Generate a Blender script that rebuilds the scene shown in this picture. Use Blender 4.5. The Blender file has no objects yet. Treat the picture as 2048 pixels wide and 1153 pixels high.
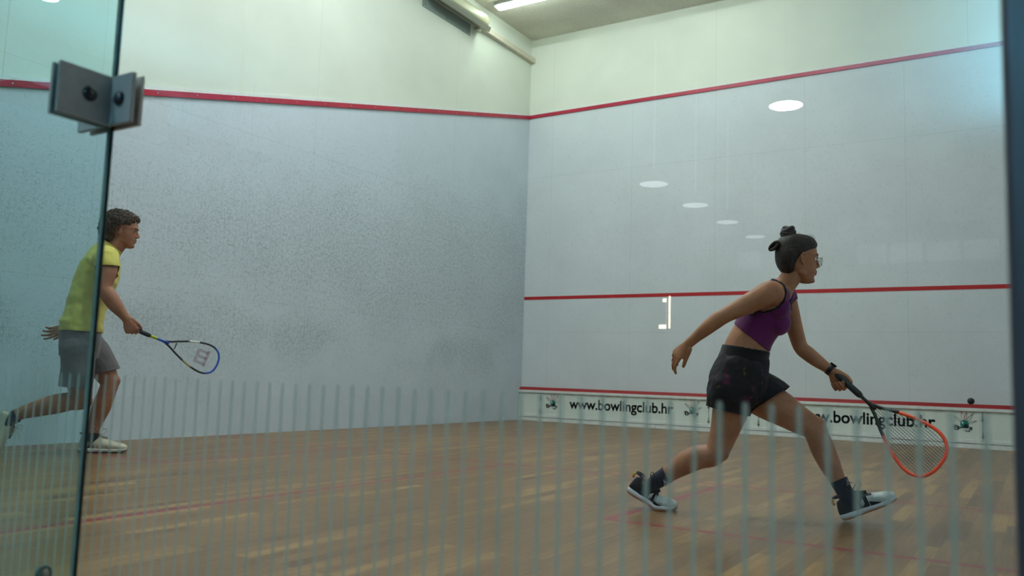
import bpy, bmesh, math, random
from math import radians, sin, cos, pi, sqrt
from mathutils import Vector, Matrix, noise

sc = bpy.context.scene
# ------------------------------------------------------------------ camera
CP = Vector((6.431, -10.661, 0.6265))
CR = Matrix.Rotation(radians(31.771), 3, 'Z') @ Matrix.Rotation(radians(-1.811), 3, 'Y') @ Matrix.Rotation(radians(96.015), 3, 'X')
FPX = 1679.7
cd = bpy.data.cameras.new('camera'); cam = bpy.data.objects.new('camera', cd)
sc.collection.objects.link(cam)
cam.matrix_world = Matrix.Translation(CP) @ CR.to_4x4()
cd.sensor_width = 36; cd.lens = FPX / 2048 * 36; cd.clip_start = 0.05; cd.clip_end = 200
cd.dof.use_dof = True; cd.dof.focus_distance = 4.5; cd.dof.aperture_fstop = 3.4
sc.camera = cam
sc.view_settings.view_transform = 'Standard'; sc.view_settings.look = 'None'
sc.view_settings.gamma = 1; sc.view_settings.use_curve_mapping = False
sc.view_settings.exposure = 0.0
sc.cycles.use_denoising = True
sc.cycles.max_bounces = 10; sc.cycles.transparent_max_bounces = 24
# ------------------------------------------------------------------ world
w = bpy.data.worlds.new('world'); sc.world = w; w.use_nodes = True
w.node_tree.nodes['Background'].inputs[0].default_value = (0.5, 0.6, 0.7, 1)
w.node_tree.nodes['Background'].inputs[1].default_value = 0.02
TUBE_POWER = 122.0
FRONT_POWER = 30.0       # emission strength of the fluorescent tubes
HALL_POWER = 4.0
# ------------------------------------------------------------------ helpers
def srgb(r, g, b):
    f = lambda c: (c/255/12.92 if c/255 <= .04045 else ((c/255+.055)/1.055)**2.4)
    return (f(r), f(g), f(b), 1)
class NT:
    def __init__(s, name):
        s.m = bpy.data.materials.new(name); s.m.use_nodes = True
        s.t = s.m.node_tree; s.t.nodes.clear(); s.out = s.t.nodes.new('ShaderNodeOutputMaterial')
    def n(s, kind, **kw):
        nd = s.t.nodes.new(kind)
        for k, v in kw.items():
            if k.startswith('i_'):
                key = k[2:]; nd.inputs[int(key) if key.isdigit() else key.replace('_', ' ')].default_value = v
            else: setattr(nd, k, v)
        return nd
    def l(s, a, b): s.t.links.new(a, b)
    def sock(s, nd, i, v):
        if isinstance(v, (int, float, tuple)): nd.inputs[i].default_value = v
        else: s.l(v, nd.inputs[i])
    def math(s, op, a, b=0.0, c=None, clamp=False):
        nd = s.t.nodes.new('ShaderNodeMath'); nd.operation = op; nd.use_clamp = clamp
        s.sock(nd, 0, a); s.sock(nd, 1, b)
        if c is not None: s.sock(nd, 2, c)
        return nd.outputs[0]
    def ramp(s, v, a, b, lo=0.0, hi=1.0):
        nd = s.t.nodes.new('ShaderNodeMapRange'); nd.interpolation_type = 'SMOOTHSTEP'
        s.sock(nd, 0, v); s.sock(nd, 1, a); s.sock(nd, 2, b); s.sock(nd, 3, lo); s.sock(nd, 4, hi)
        return nd.outputs[0]
    def mix(s, f, a, b, mode='MIX'):
        nd = s.t.nodes.new('ShaderNodeMix'); nd.data_type = 'RGBA'; nd.blend_type = mode
        s.sock(nd, 0, f); s.sock(nd, 6, a); s.sock(nd, 7, b); return nd.outputs[2]
    def noise(s, vec, scale, detail=3, rough=.5):
        nd = s.t.nodes.new('ShaderNodeTexNoise'); nd.inputs['Scale'].default_value = scale
        nd.inputs['Detail'].default_value = detail; nd.inputs['Roughness'].default_value = rough
        if vec is not None: s.l(vec, nd.inputs['Vector'])
        return nd.outputs['Fac']
    def coord(s): return s.t.nodes.new('ShaderNodeTexCoord').outputs['Object']
    def mapping(s, vec, scale=(1, 1, 1), rot=(0, 0, 0), loc=(0, 0, 0)):
        nd = s.t.nodes.new('ShaderNodeMapping'); s.l(vec, nd.inputs[0])
        nd.inputs['Scale'].default_value = scale; nd.inputs['Rotation'].default_value = rot; nd.inputs['Location'].default_value = loc
        return nd.outputs[0]
    def xyz(s, vec):
        nd = s.t.nodes.new('ShaderNodeSeparateXYZ'); s.l(vec, nd.inputs[0]); return nd.outputs
    def comb(s, x, y, z):
        nd = s.t.nodes.new('ShaderNodeCombineXYZ'); s.sock(nd, 0, x); s.sock(nd, 1, y); s.sock(nd, 2, z); return nd.outputs[0]
    def bsdf(s, color, rough=.5, metal=0.0, spec=.5, bump=None, bstr=.3, bdist=.002, **kw):
        nd = s.t.nodes.new('ShaderNodeBsdfPrincipled')
        s.sock(nd, 'Base Color', color); s.sock(nd, 'Roughness', rough); s.sock(nd, 'Metallic', metal)
        nd.inputs['Specular IOR Level'].default_value = spec
        for k, v in kw.items(): s.sock(nd, k.replace('_', ' '), v)
        if bump is not None:
            b = s.t.nodes.new('ShaderNodeBump'); b.inputs['Strength'].default_value = bstr; b.inputs['Distance'].default_value = bdist
            s.l(bump, b.inputs['Height']); s.l(b.outputs[0], nd.inputs['Normal'])
        return nd.outputs[0]
    def done(s, shader): s.l(shader, s.out.inputs[0]); return s.m
def simple(name, col, rough=.5, metal=0.0, spec=.5, var=.12, scale=30, bstr=.15):
    t = NT(name); c = t.coord(); nz = t.noise(c, scale, 4)
    k = t.ramp(nz, .3, .7, 1-var, 1+var)
    base = t.mix(1.0, col, t.comb(k, k, k), 'MULTIPLY')
    return t.done(t.bsdf(base, rough, metal, spec, bump=nz, bstr=bstr))
def emit(name, col, strength):
    t = NT(name); e = t.n('ShaderNodeEmission'); e.inputs[0].default_value = col; e.inputs[1].default_value = strength
    return t.done(e.outputs[0])
def link(o, parent=None):
    sc.collection.objects.link(o)
    if parent is not None: o.parent = parent
    return o
def obj(name, bm, mat, parent=None, smooth=False, off=None):
    me = bpy.data.meshes.new(name)
    if off is not None:
        for v in bm.verts: v.co -= off
    bm.normal_update(); bm.to_mesh(me); bm.free()
    if isinstance(mat, (list, tuple)):
        for m_ in mat: me.materials.append(m_)
    else: me.materials.append(mat)
    if smooth: me.polygons.foreach_set('use_smooth', [True]*len(me.polygons))
    return link(bpy.data.objects.new(name, me), parent)
def thing(name, label, cat, loc=(0, 0, 0), rz=0.0, group=None):
    o = bpy.data.objects.new(name, None); sc.collection.objects.link(o)
    o.location = loc; o.rotation_euler = (0, 0, rz); o.empty_display_size = .1
    o['label'] = label; o['category'] = cat
    if group: o['group'] = group
    return o
def tag(o, label, cat, group=None, kind=None):
    o['label'] = label; o['category'] = cat
    if group: o['group'] = group
    if kind: o['kind'] = kind
    return o
def struct(name, bm, mat, label, cat, parent=None):
    o = obj(name, bm, mat, parent); o['kind'] = 'structure'; o['label'] = label; o['category'] = cat; return o
def box(bm, x0, x1, y0, y1, z0, z1, bevel=0.0, M=None):
    r = bmesh.ops.create_cube(bm, size=1)['verts']
    for v in r:
        v.co = Vector((x0+(v.co.x+.5)*(x1-x0), y0+(v.co.y+.5)*(y1-y0), z0+(v.co.z+.5)*(z1-z0)))
    if bevel:
        es = list({e for v in r for e in v.link_edges})
        r = list({v for f in bmesh.ops.bevel(bm, geom=es, offset=bevel, segments=2, affect='EDGES', profile=.6)['faces'] for v in f.verts})
    if M is not None: bmesh.ops.transform(bm, matrix=M, verts=r)
    return bm
def BM(): return bmesh.new()
def bx(*a, **k): return box(BM(), *a, **k)
def frame_of(t, ref=None):
    t = t.normalized(); ref = ref or (Vector((0, 0, 1)) if abs(t.z) < .9 else Vector((1, 0, 0)))
    a = (ref - t*ref.dot(t))
    if a.length < 1e-4: a = Vector((0, 1, 0)) - t*t.y
    a.normalize(); return a, t.cross(a)
def rings_mesh(bm, rings, closed=False, cap=True):
    vs = [[bm.verts.new(p) for p in r] for r in rings]; n = len(vs[0])
    m = len(vs)
    for i in range(m if closed else m-1):
        A, B = vs[i], vs[(i+1) % m]
        for j in range(n):
            bm.faces.new((A[j], A[(j+1) % n], B[(j+1) % n], B[j]))
    if cap and not closed:
        bm.faces.new(vs[0][::-1]); bm.faces.new(vs[-1])
    return vs
def tube(bm, pts, r, n=8, closed=False, cap=True, flat=1.0, ref=None):
    pts = [Vector(p) for p in pts]; m = len(pts); rings = []; a = None
    for i, p in enumerate(pts):
        if closed: t = pts[(i+1) % m]-pts[i-1]
        else: t = pts[min(i+1, m-1)]-pts[max(i-1, 0)]
        if t.length < 1e-9: t = Vector((0, 0, 1))
        t.normalize()
        if ref is not None: a, b = frame_of(t, Vector(ref))
        elif a is None: a, b = frame_of(t)
        else:
            a = (a - t*a.dot(t)); a.normalize(); b = t.cross(a)
        rr = r[i] if isinstance(r, (list, tuple)) else r
        rings.append([p + a*cos(2*pi*j/n)*rr + b*sin(2*pi*j/n)*rr*flat for j in range(n)])
    rings_mesh(bm, rings, closed, cap)
    return bm
def catmull(P, k, closed=False):
    # P: list of tuples (any length of floats) -> densified
    P = [list(p) for p in P]; n = len(P); out = []
    for i in range(n if closed else n-1):
        p1, p2 = P[i], P[(i+1) % n]
        p0 = P[i-1] if (closed or i > 0) else [2*a-b for a, b in zip(p1, p2)]
        p3 = P[(i+2) % n] if (closed or i+2 < n) else [2*b-a for a, b in zip(p1, p2)]
        for j in range(k):
            t = j/k
            out.append([.5*((2*b)+(-a+c)*t+(2*a-5*b+4*c-d)*t*t+(-a+3*b-3*c+d)*t**3) for a, b, c, d in zip(p0, p1, p2, p3)])
    if not closed: out.append(P[-1])
    return out
def lathe(bm, prof, c=(0, 0, 0), n=32, axis='Z'):
    c = Vector(c); rings = []
    for r, h in prof:
        ring = []
        for j in range(n):
            a = 2*pi*j/n
            q = Vector((r*cos(a), r*sin(a), h))
            if axis == 'Y': q = Vector((q.x, -q.z, q.y))
            if axis == 'X': q = Vector((q.z, q.x, q.y))
            ring.append(c+q)
        rings.append(ring)
    rings_mesh(bm, rings); return bm
TXT_OFF = 0.0
def text_mesh(s, size, xs=1.0):
    cu = bpy.data.curves.new('t', 'FONT'); cu.body = s; cu.size = size; cu.align_x = 'LEFT'; cu.offset = .020
    o = bpy.data.objects.new('t', cu); sc.collection.objects.link(o)
    bpy.context.view_layer.update()
    me = bpy.data.meshes.new_from_object(o.evaluated_get(bpy.context.evaluated_depsgraph_get()))
    bpy.data.objects.remove(o); bm = BM(); bm.from_mesh(me); bpy.data.meshes.remove(me)
    for v in bm.verts: v.co.x *= xs
    return bm
def bounds(bm):
    xs = [v.co.x for v in bm.verts]; ys = [v.co.y for v in bm.verts]; return min(xs), max(xs), min(ys), max(ys)

# ------------------------------------------------------------------ wall materials
def wall_material(name, axis, low, high, line, dens_fn, seams_u, seams_z, upper_tint=True):
    """axis 'X': marks laid out in (x,z) of the front wall; 'Y': in (y,z) of the side wall."""
    t = NT(name); c = t.coord(); X, Y, Z = t.xyz(c)
    U = X if axis == 'X' else Y
    uv = t.comb(U, Z, 0.0)
    lz = line(t, U)                                    # height of the out line
    above = t.ramp(t.math('SUBTRACT', Z, lz), -.005, .005)
    n1 = t.noise(uv, 1.3, 4, .6); n2 = t.noise(uv, 160, 2)
    base = t.mix(above, low, high)
    k = t.ramp(n1, .2, .8, .95, 1.04); base = t.mix(1.0, base, t.comb(k, k, k), 'MULTIPLY')
    k = t.ramp(n2, .25, .75, .93, 1.05); base = t.mix(1.0, base, t.comb(k, k, k), 'MULTIPLY')
    dens = dens_fn(t, U, Z, uv)
    total = None
    for i, (sc_, rad, gate) in enumerate(((22.0, .46, .62), (30.0, .46, .5), (46.0, .46, .42))):
        vo = t.n('ShaderNodeTexVoronoi'); vo.voronoi_dimensions = '2D'; vo.inputs['Scale'].default_value = sc_
        t.l(t.mapping(uv, loc=(i*3.7, i*1.9, 0)), vo.inputs['Vector'])
        ds, col, pos = vo.outputs['Distance'], vo.outputs['Color'], vo.outputs['Position']
        cr, cg, cb = t.xyz(col)
        rr = t.math('MULTIPLY_ADD', cb, rad*.5, rad*.45)
        ring = t.math('SUBTRACT', 1.0, t.ramp(t.math('ABSOLUTE', t.math('SUBTRACT', ds, rr)), .02, .075), clamp=True)
        ang = t.math('MULTIPLY', cr, 6.283)
        mp = t.mapping(uv, loc=(i*3.7, i*1.9, 0))
        sub = t.n('ShaderNodeVectorMath', operation='SUBTRACT'); t.l(mp, sub.inputs[0])
        t.l(pos, sub.inputs[1])
        dx, dy, _ = t.xyz(sub.outputs[0])
        side = t.math('ADD', t.math('MULTIPLY', dx, t.math('COSINE', ang)), t.math('MULTIPLY', dy, t.math('SINE', ang)))
        half = t.ramp(t.math('MULTIPLY', side, sc_), -.02, .22)
        on = t.math('GREATER_THAN', t.math('ADD', dens, t.math('MULTIPLY', cg, .9)), 1.0+ (gate-.5)*.4)
        mk = t.math('MULTIPLY', t.math('MULTIPLY', ring, half), on)
        mk = t.math('MULTIPLY', mk, t.math('MULTIPLY_ADD', cb, .45, .25))
        total = mk if total is None else t.math('MAXIMUM', total, mk)
    total = t.math('MULTIPLY', total, t.ramp(dens, .3, 1.0, .7, 1.8))
    grime = t.math('MULTIPLY', t.ramp(t.noise(uv, 34, 6, .8), .42, .72), t.ramp(dens, .4, 1.1, 0.0, .95))
    total = t.math('MAXIMUM', total, grime)
    total = t.math('MULTIPLY', total, t.math('MULTIPLY_ADD', above, -.75, 1.0))
    base = t.mix(t.math('MULTIPLY', total, .6, clamp=True), base, srgb(92, 98, 94))
    sm = None
    for u0, a, b in seams_u:
        m_ = t.math('LESS_THAN', t.math('ABSOLUTE', t.math('SUBTRACT', U, u0)), .0035)
        m_ = t.math('MULTIPLY', m_, t.math('MULTIPLY', t.math('GREATER_THAN', Z, a), t.math('LESS_THAN', Z, b)))
        sm = m_ if sm is None else t.math('MAXIMUM', sm, m_)
    for z0 in seams_z:
        m_ = t.math('LESS_THAN', t.math('ABSOLUTE', t.math('SUBTRACT', Z, z0)), .0035)
        sm = m_ if sm is None else t.math('MAXIMUM', sm, m_)
    if sm is not None: base = t.mix(t.math('MULTIPLY', sm, .16), base, srgb(110, 115, 110))
    return t.done(t.bsdf(base, .55, 0, .3, bump=n2, bstr=.1))
def dens_left(t, U, Z, uv):
    # worn band along the wall, densest over the front half, with a lower lobe near the floor
    wob = t.math('MULTIPLY_ADD', t.noise(uv, .9, 3), 1.2, -.6)
    z = t.math('ADD', Z, t.math('MULTIPLY', wob, .35))
    c1 = t.math('MULTIPLY_ADD', U, .04, 2.1)           # centre height of the band (U is -y)
    d1 = t.math('SUBTRACT', 1.0, t.math('DIVIDE', t.math('ABSOLUTE', t.math('SUBTRACT', z, c1)), t.math('MULTIPLY_ADD', U, .09, 1.95)), clamp=True)
    d2 = t.math('SUBTRACT', 1.0, t.math('DIVIDE', t.math('ABSOLUTE', t.math('SUBTRACT', z, 1.0)), .75), clamp=True)
    d2 = t.math('MULTIPLY', d2, t.ramp(t.noise(uv, .8, 2), .35, .6))
    ns = t.math('MULTIPLY_ADD', t.noise(uv, 2.2, 4), .8, -.4)
    d1 = t.math('MULTIPLY', d1, t.ramp(U, -7.0, -3.0, .55, 1.0))
    d = t.math('MAXIMUM', t.math('MULTIPLY', d1, 1.05), t.math('MULTIPLY', d2, .8))
    
    return t.math('ADD', t.math('ADD', d, .2), t.math('MULTIPLY', ns, .6), clamp=True)
def dens_front(t, U, Z, uv):
    ns = t.math('MULTIPLY_ADD', t.noise(uv, 1.1, 3), .6, -.3)
    z = t.math('SUBTRACT', 1.0, t.math('DIVIDE', t.math('ABSOLUTE', t.math('SUBTRACT', Z, 2.6)), 2.6), clamp=True)
    return t.math('ADD', t.math('MULTIPLY_ADD', z, .25, .12), t.math('MULTIPLY', ns, .35), clamp=True)
LOW, HIGH = srgb(199, 211, 220), srgb(216, 222, 208)  # LOW: bluish paint plus the glass's blue reflection veil, put into the colour
m_left = wall_material('plaster_side', 'Y', LOW, HIGH, lambda t, U: t.math('MULTIPLY_ADD', U, (4.555-2.12)/9.75, 4.555),
    dens_left, [(-1.9, 0, 9), (-4.4, 0, 9), (-6.8, 0, 9)], [1.28, 2.9])
m_front = wall_material('plaster_front', 'X', srgb(206, 214, 217), HIGH, lambda t, U: 4.555, dens_front,
    [(.41, 0, 5.6), (2.9, 0, 9), (5.88, 4.5, 9), (4.05, 0, 4.5), (5.2, 0, 4.5), (1.7, 0, 4.5)], [1.28, 3.6])
def ceiling_material():
    t = NT('ceiling_board'); c = t.coord(); n1 = t.noise(t.mapping(c, (1, 1, 1)), 60, 5, .7); n2 = t.noise(c, 1.5, 3)
    k = t.ramp(n1, .3, .7, .72, 1.0); base = t.mix(1.0, srgb(226, 222, 206), t.comb(k, k, k), 'MULTIPLY')
    k = t.ramp(n2, .3, .7, .9, 1.05); base = t.mix(1.0, base, t.comb(k, k, k), 'MULTIPLY')
    return t.done(t.bsdf(base, .8, bump=n1, bstr=.4))
def floor_material():
    t = NT('oak_parquet'); c = t.coord()
    mp = t.mapping(c, rot=(0, 0, pi/2))
    br = t.n('ShaderNodeTexBrick'); t.l(mp, br.inputs['Vector'])
    br.offset = .37; br.offset_frequency = 3; br.squash = 1.0
    for k_, v in (('Scale', 1.0), ('Mortar Size', .0008), ('Mortar Smooth', .3), ('Bias', 0), ('Brick Width', .62), ('Row Height', .07)): br.inputs[k_].default_value = v
    br.inputs['Color1'].default_value = (0, 0, 0, 1); br.inputs['Color2'].default_value = (1, 1, 1, 1); br.inputs['Mortar'].default_value = (.5, .5, .5, 1)
    v = t.xyz(br.outputs['Color'])[0]
    off = t.n('ShaderNodeVectorMath', operation='MULTIPLY_ADD')
    t.l(br.outputs['Color'], off.inputs[0]); off.inputs[1].default_value = (13, 17, 5); t.l(c, off.inputs[2])
    g = t.noise(t.mapping(off.outputs[0], (22, 1.6, 1)), 3.0, 6, .65)
    wv = t.noise(t.mapping(off.outputs[0], (60, 2.5, 1)), 1.0, 5, .6)
    cr = t.n('ShaderNodeValToRGB'); t.l(v, cr.inputs[0])
    e = cr.color_ramp.elements
    e[0].color = srgb(138, 104, 68); e[1].color = srgb(206, 168, 116)
    for p, cc in ((.3, srgb(168, 132, 90)), (.55, srgb(160, 122, 82)), (.8, srgb(178, 142, 100))):
        x = e.new(p); x.color = cc
    base = cr.outputs[0]
    k = t.ramp(g, .3, .72, .78, 1.1); base = t.mix(1.0, base, t.comb(k, k, k), 'MULTIPLY')
    k = t.ramp(wv, .3, .7, .80, 1.10); base = t.mix(1.0, base, t.comb(k, k, k), 'MULTIPLY')
    base = t.mix(t.math('MULTIPLY', br.outputs['Fac'], .6), base, srgb(70, 50, 32))
    # scuffed varnish
    sc2 = t.noise(t.mapping(c, (1, .35, 1)), 2.2, 4, .6)
    base = t.mix(t.ramp(sc2, .5, .8, 0, .22), base, srgb(150, 128, 104))
    base = t.mix(1.0, base, (.60, .53, .34, 1), 'MULTIPLY')
    # painted court lines
    X, Y, Z = t.xyz(c)
    def band(a, lo, hi): return t.math('MULTIPLY', t.math('GREATER_THAN', a, lo), t.math('LESS_THAN', a, hi))
    h = .025; L = None
    ys, yb = -5.465, -7.13
    for m_ in (band(Y, ys-h, ys+h),
               t.math('MULTIPLY', band(Y, yb-h, yb+h), t.math('MAXIMUM', t.math('LESS_THAN', X, 1.65), t.math('GREATER_THAN', X, 4.75))),
               t.math('MULTIPLY', band(X, 3.175, 3.225), t.math('LESS_THAN', Y, ys)),
               t.math('MULTIPLY', t.math('MAXIMUM', band(X, 1.60, 1.65), band(X, 4.75, 4.80)), band(Y, yb, ys))):
        L = m_ if L is None else t.math('MAXIMUM', L, m_)
    wear = t.ramp(t.noise(c, 6, 5, .7), .3, .8, 1.0, .8)
    base = t.mix(t.math('MULTIPLY', L, wear), base, srgb(136, 18, 40))
    rough = .32
    return t.done(t.bsdf(base, rough, 0, .45))
m_ceil = ceiling_material(); m_floor = floor_material()
m_white = simple('painted_white', srgb(216, 222, 218), .5, var=.05)
m_red = simple('red_paint', srgb(176, 24, 30), .35, var=.1, scale=8)
m_redt = simple('tin_red_paint', srgb(148, 16, 20), .5, var=.08, scale=8)
m_redl = simple('crimson_rail', srgb(172, 26, 58), .3, var=.12, scale=5)
m_hall = simple('hall_wall_grey', srgb(70, 74, 80), .8, var=.05, scale=2)
m_hallfloor = simple('hall_floor_grey', srgb(78, 76, 74), .5, var=.1, scale=3)

# ------------------------------------------------------------------ room shell
H = 5.77; XR = 6.42; YB = -9.75
struct('wall_front', bx(-.2, XR+.2, 0, .2, 0, H), m_front, 'white front wall of the squash court with red service line and ball marks', 'wall')
struct('wall_left', bx(-.2, 0, YB, 0, 0, H), m_left, 'white left side wall of the court covered in dark ball marks', 'wall')
struct('wall_right', bx(XR, XR+.2, YB, 0, 0, H), m_left, 'white right side wall of the court seen edge on behind the dark post', 'wall')
struct('ceiling', bx(-.2, XR+.2, YB-.2, .2, H, H+.2), m_ceil, 'speckled grey-beige ceiling above the court', 'ceiling')
struct('floor', bx(-.2, XR+.2, YB-.01, .0, -.1, 0), m_floor, 'oak parquet court floor with faded red court lines', 'floor')
# rails, trims
def sloped(bm, y0, z0, y1, z1, x0, x1, h0, h1):
    vs = [bm.verts.new(p) for p in ((x0, y0, z0+h0), (x1, y0, z0+h0), (x1, y0, z0+h1), (x0, y0, z0+h1), (x0, y1, z1+h0), (x1, y1, z1+h0), (x1, y1, z1+h1), (x0, y1, z1+h1))]
    for f in ((0, 3, 2, 1), (4, 5, 6, 7), (0, 1, 5, 4), (1, 2, 6, 5), (2, 3, 7, 6), (3, 0, 4, 7)): bm.faces.new([vs[i] for i in f])
    return bm
b = BM(); sloped(b, 0, 4.555, YB, 2.12, 0, .018, -.026, .026)
o = struct('trim_1', b, m_redl, 'sloping crimson out-line rail on the left side wall', 'court line')
b = BM(); sloped(b, 0, 4.555, YB, 2.12, 0, .012, .026, .058)
struct('rail_ledge', b, m_white, '', '', o); 
b = bx(0, XR, -.018, 0, 4.529, 4.581, bevel=.004)
o = struct('trim_2', b, m_redl, 'crimson out-line rail high across the front wall', 'court line')
struct('rail_ledge', bx(0, XR, -.012, 0, 4.581, 4.60), m_white, '', '', o)
struct('trim_3', bx(0, XR, -.003, 0, 1.762, 1.81), m_red, 'flat red service line across the middle of the front wall', 'court line')
for ob in list(sc.objects):
    if ob.name.startswith('rail_ledge'):
        del ob['label']; del ob['category']; del ob['kind']
b = BM(); box(b, 0, .07, YB, 0, 5.40, 5.475, bevel=.004); 
struct('trim_4', b, simple('cream_beam', srgb(205, 198, 178), .6, var=.08, scale=6), 'cream wooden batten running along the left wall below the ceiling', 'batten')
# front screws along the rails
b = BM()
for i in range(24):
    y = -.3-i*.4; z = 4.555 - (4.555-2.12)*(-y)/9.75
    lathe(b, [(.006, 0), (.006, .002), (.002, .003)], (.018, y, z), 8, 'X')
s_ = obj('screws', b, simple('screw_steel', srgb(190, 190, 190), .3, .8), bpy.data.objects['trim_1'])

# ------------------------------------------------------------------ tin board
tin = thing('tin_board', 'white sponsor board with web address along the foot of the front wall', 'board', (0, -.03, 0))
TY = Vector((0, -.03, 0))
def tin_mat():
    t = NT('tin_panel_white'); c = t.coord(); n = t.noise(c, 30, 4, .7); X, Y, Z = t.xyz(c)
    base = t.mix(t.ramp(n, .55, .8, 0, .12), srgb(214, 224, 216), srgb(150, 145, 125))
    st = t.math('MULTIPLY', t.ramp(Z, .36, .41), t.ramp(t.noise(t.mapping(c, (1, 1, .25)), 14, 4), .4, .65))
    base = t.mix(t.math('MULTIPLY', st, .4), base, srgb(150, 130, 100))
    return t.done(t.bsdf(base, .45))
m_tin = tin_mat()
PX = [.0, .363, 2.85, 3.49, 5.93, XR]
for a, b_ in zip(PX[:-1], PX[1:]):
    obj('panel', bx(a+.003, b_-.003, -.024, .029, .085, .41, bevel=.002), m_tin, tin)
obj('top_ledge', bx(0, XR, -.05, .029, .405, .440, bevel=.003), m_white, tin)
b = BM(); 
vs = [b.verts.new(p) for p in ((0, -.046, .44), (XR, -.046, .44), (XR, .029, .44), (0, .029, .44), (0, -.006, .482), (XR, -.006, .482), (XR, .029, .482), (0, .029, .482))]
for f in ((3, 2, 1, 0), (4, 5, 6, 7), (0, 1, 5, 4), (1, 2, 6, 5), (2, 3, 7, 6), (3, 0, 4, 7)): b.faces.new([vs[i] for i in f])
o = obj('red_strip', b, m_redt, tin); o['label'] = 'sloping red strip on top'
obj('skirting', bx(0, XR, -.034, .029, .055, .095, bevel=.004), m_white, tin)
for a, b_ in ((0, 2.12), (2.124, 4.3), (4.304, XR)):
    obj('base_board', bx(a, b_, -.030, .029, 0, .049, bevel=.002), m_white, tin)
m_hinge = simple('rusty_hinge', srgb(120, 112, 98), .6, .4, var=.3)
for x in (.36, 2.85, 3.49, 5.93):
    for z in (.15, .33):
        b = bx(x-.006, x+.006, -.030, -.024, z-.028, z+.03, bevel=.002)
        box(b, x-.014, x+.014, -.031, -.024, z-.032, z-.01, bevel=.003)
        obj('hinge', b, m_hinge, tin)
m_navy = simple('navy_vinyl', srgb(14, 26, 52), .45, var=.05)
def put_text(s, x0, x1, z0, hgt, y, mat, parent, name, asc_ref='h', rot=0.0):
    bm = text_mesh(s, 1.0); rb = text_mesh(asc_ref, 1.0); _, _, _, top = bounds(rb); rb.free()
    a, b, _, _ = bounds(bm)
    for v in bm.verts:
        u = (v.co.x-a)/(b-a)*(x1-x0); h = v.co.y/top*hgt
        v.co = Vector((x0+u*cos(rot)-h*sin(rot), y, z0+u*sin(rot)+h*cos(rot)))
    bmesh.ops.solidify(bm, geom=bm.faces[:], thickness=.0012)
    return obj(name, bm, mat, parent)
def bold(o):
    return o
for x0 in (.83, 3.925):
    o = put_text('www.bowlingclub.hr', x0, x0+1.54, .205, .135, -.0262, m_navy, tin, 'lettering'); o['label'] = 'dark navy lettering'
m_teal = simple('teal_vinyl', srgb(20, 122, 108), .4, var=.05); m_dk = simple('black_vinyl', srgb(28, 26, 30), .4)
m_maroon = simple('maroon_vinyl', srgb(110, 20, 34), .4); m_lred = simple('red_vinyl', srgb(186, 44, 52), .4); m_grey = simple('grey_vinyl', srgb(80, 96, 108), .4)
m_pin = simple('pin_outline_vinyl', srgb(96, 74, 70), .4); m_pinr = simple('pin_red_outline_vinyl', srgb(190, 60, 60), .4)
def disc(bm, cx, cz, r, y, n=36, sx=1.0):
    c = [Vector((cx+r*sx*cos(2*pi*i/n), y, cz+r*sin(2*pi*i/n))) for i in range(n)]
    c2 = [p+Vector((0, .001, 0)) for p in c]; rings_mesh(bm, [c, c2]); return bm
PIN = [(0, 0, .0), (.26, .05, 0), (.34, .3, 0), (.28, .55, 0), (.13, .72, 0), (.13, .82, 0), (.19, .92, 0), (.1, 1.0, 0)]
for cx in (.556, 2.63, 3.70, 5.745):
    lg = obj('logo_ball', disc(BM(), cx+.008, .262, .044, -.0262), m_teal, tin); lg['label'] = 'round teal bowling ball emblem'
    obj('ball_highlight', disc(BM(), cx-.012, .276, .010, -.0272), m_white, lg)
    obj('ball_shadow', disc(BM(), cx+.022, .243, .024, -.0269, sx=.9), m_dk, lg)
    for ang, d0, L_, mt in ((52, .047, .085, m_pin), (12, .045, .105, m_pinr), (-9, .05, .085, m_pinr), (-36, .047, .10, m_pin), (-72, .05, .075, m_pin)):
        a = radians(ang); dx, dz = -sin(a), cos(a)
        half = catmull(PIN, 4); pr = [(p[0]*.36, p[1]) for p in half]
        loop = [(x, h) for x, h in pr] + [(-x, h) for x, h in pr[::-1]]
        pts = [Vector((cx+.008+dx*(d0+h*L_)+dz*x*L_, -.0268, .262+dz*(d0+h*L_)-dx*x*L_)) for x, h in loop]
        b = tube(BM(), pts, .0016, 5, closed=True)
        h = .77; p = Vector((cx+.008+dx*(d0+h*L_), 0, .262+dz*(d0+h*L_)))
        q = Vector((dz, 0, -dx))*.006
        for s in (-.004, .003):
            c = p+Vector((dx, 0, dz))*s
            tube(b, [Vector((c.x-q.x, -.0268, c.z-q.z)), Vector((c.x+q.x, -.0268, c.z+q.z))], .0015, 5)
        obj('pin_outline', b, mt, lg)
    put_text('B', cx-.098, cx-.048, .200, .052, -.0276, m_maroon, lg, 'lettering', 'B', -.12)
    obj('letter_flourish', tube(BM(), [(cx-.103, -.0276, .222), (cx-.108, -.0276, .232), (cx-.100, -.0276, .243), (cx-.085, -.0276, .249)], .0045, 6), m_maroon, lg)
    put_text('owl', cx-.048, cx+.018, .212, .030, -.0276, m_maroon, lg, 'lettering', 'l', .08)
    put_text('ing', cx+.020, cx+.083, .218, .030, -.0276, m_lred, lg, 'lettering', 'i', -.12)
    put_text('CLUB', cx+.010, cx+.060, .180, .022, -.0272, m_grey, lg, 'lettering', 'C')
    obj('dot', disc(BM(), cx-.002, .193, .003, -.0272), m_grey, lg)

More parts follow.
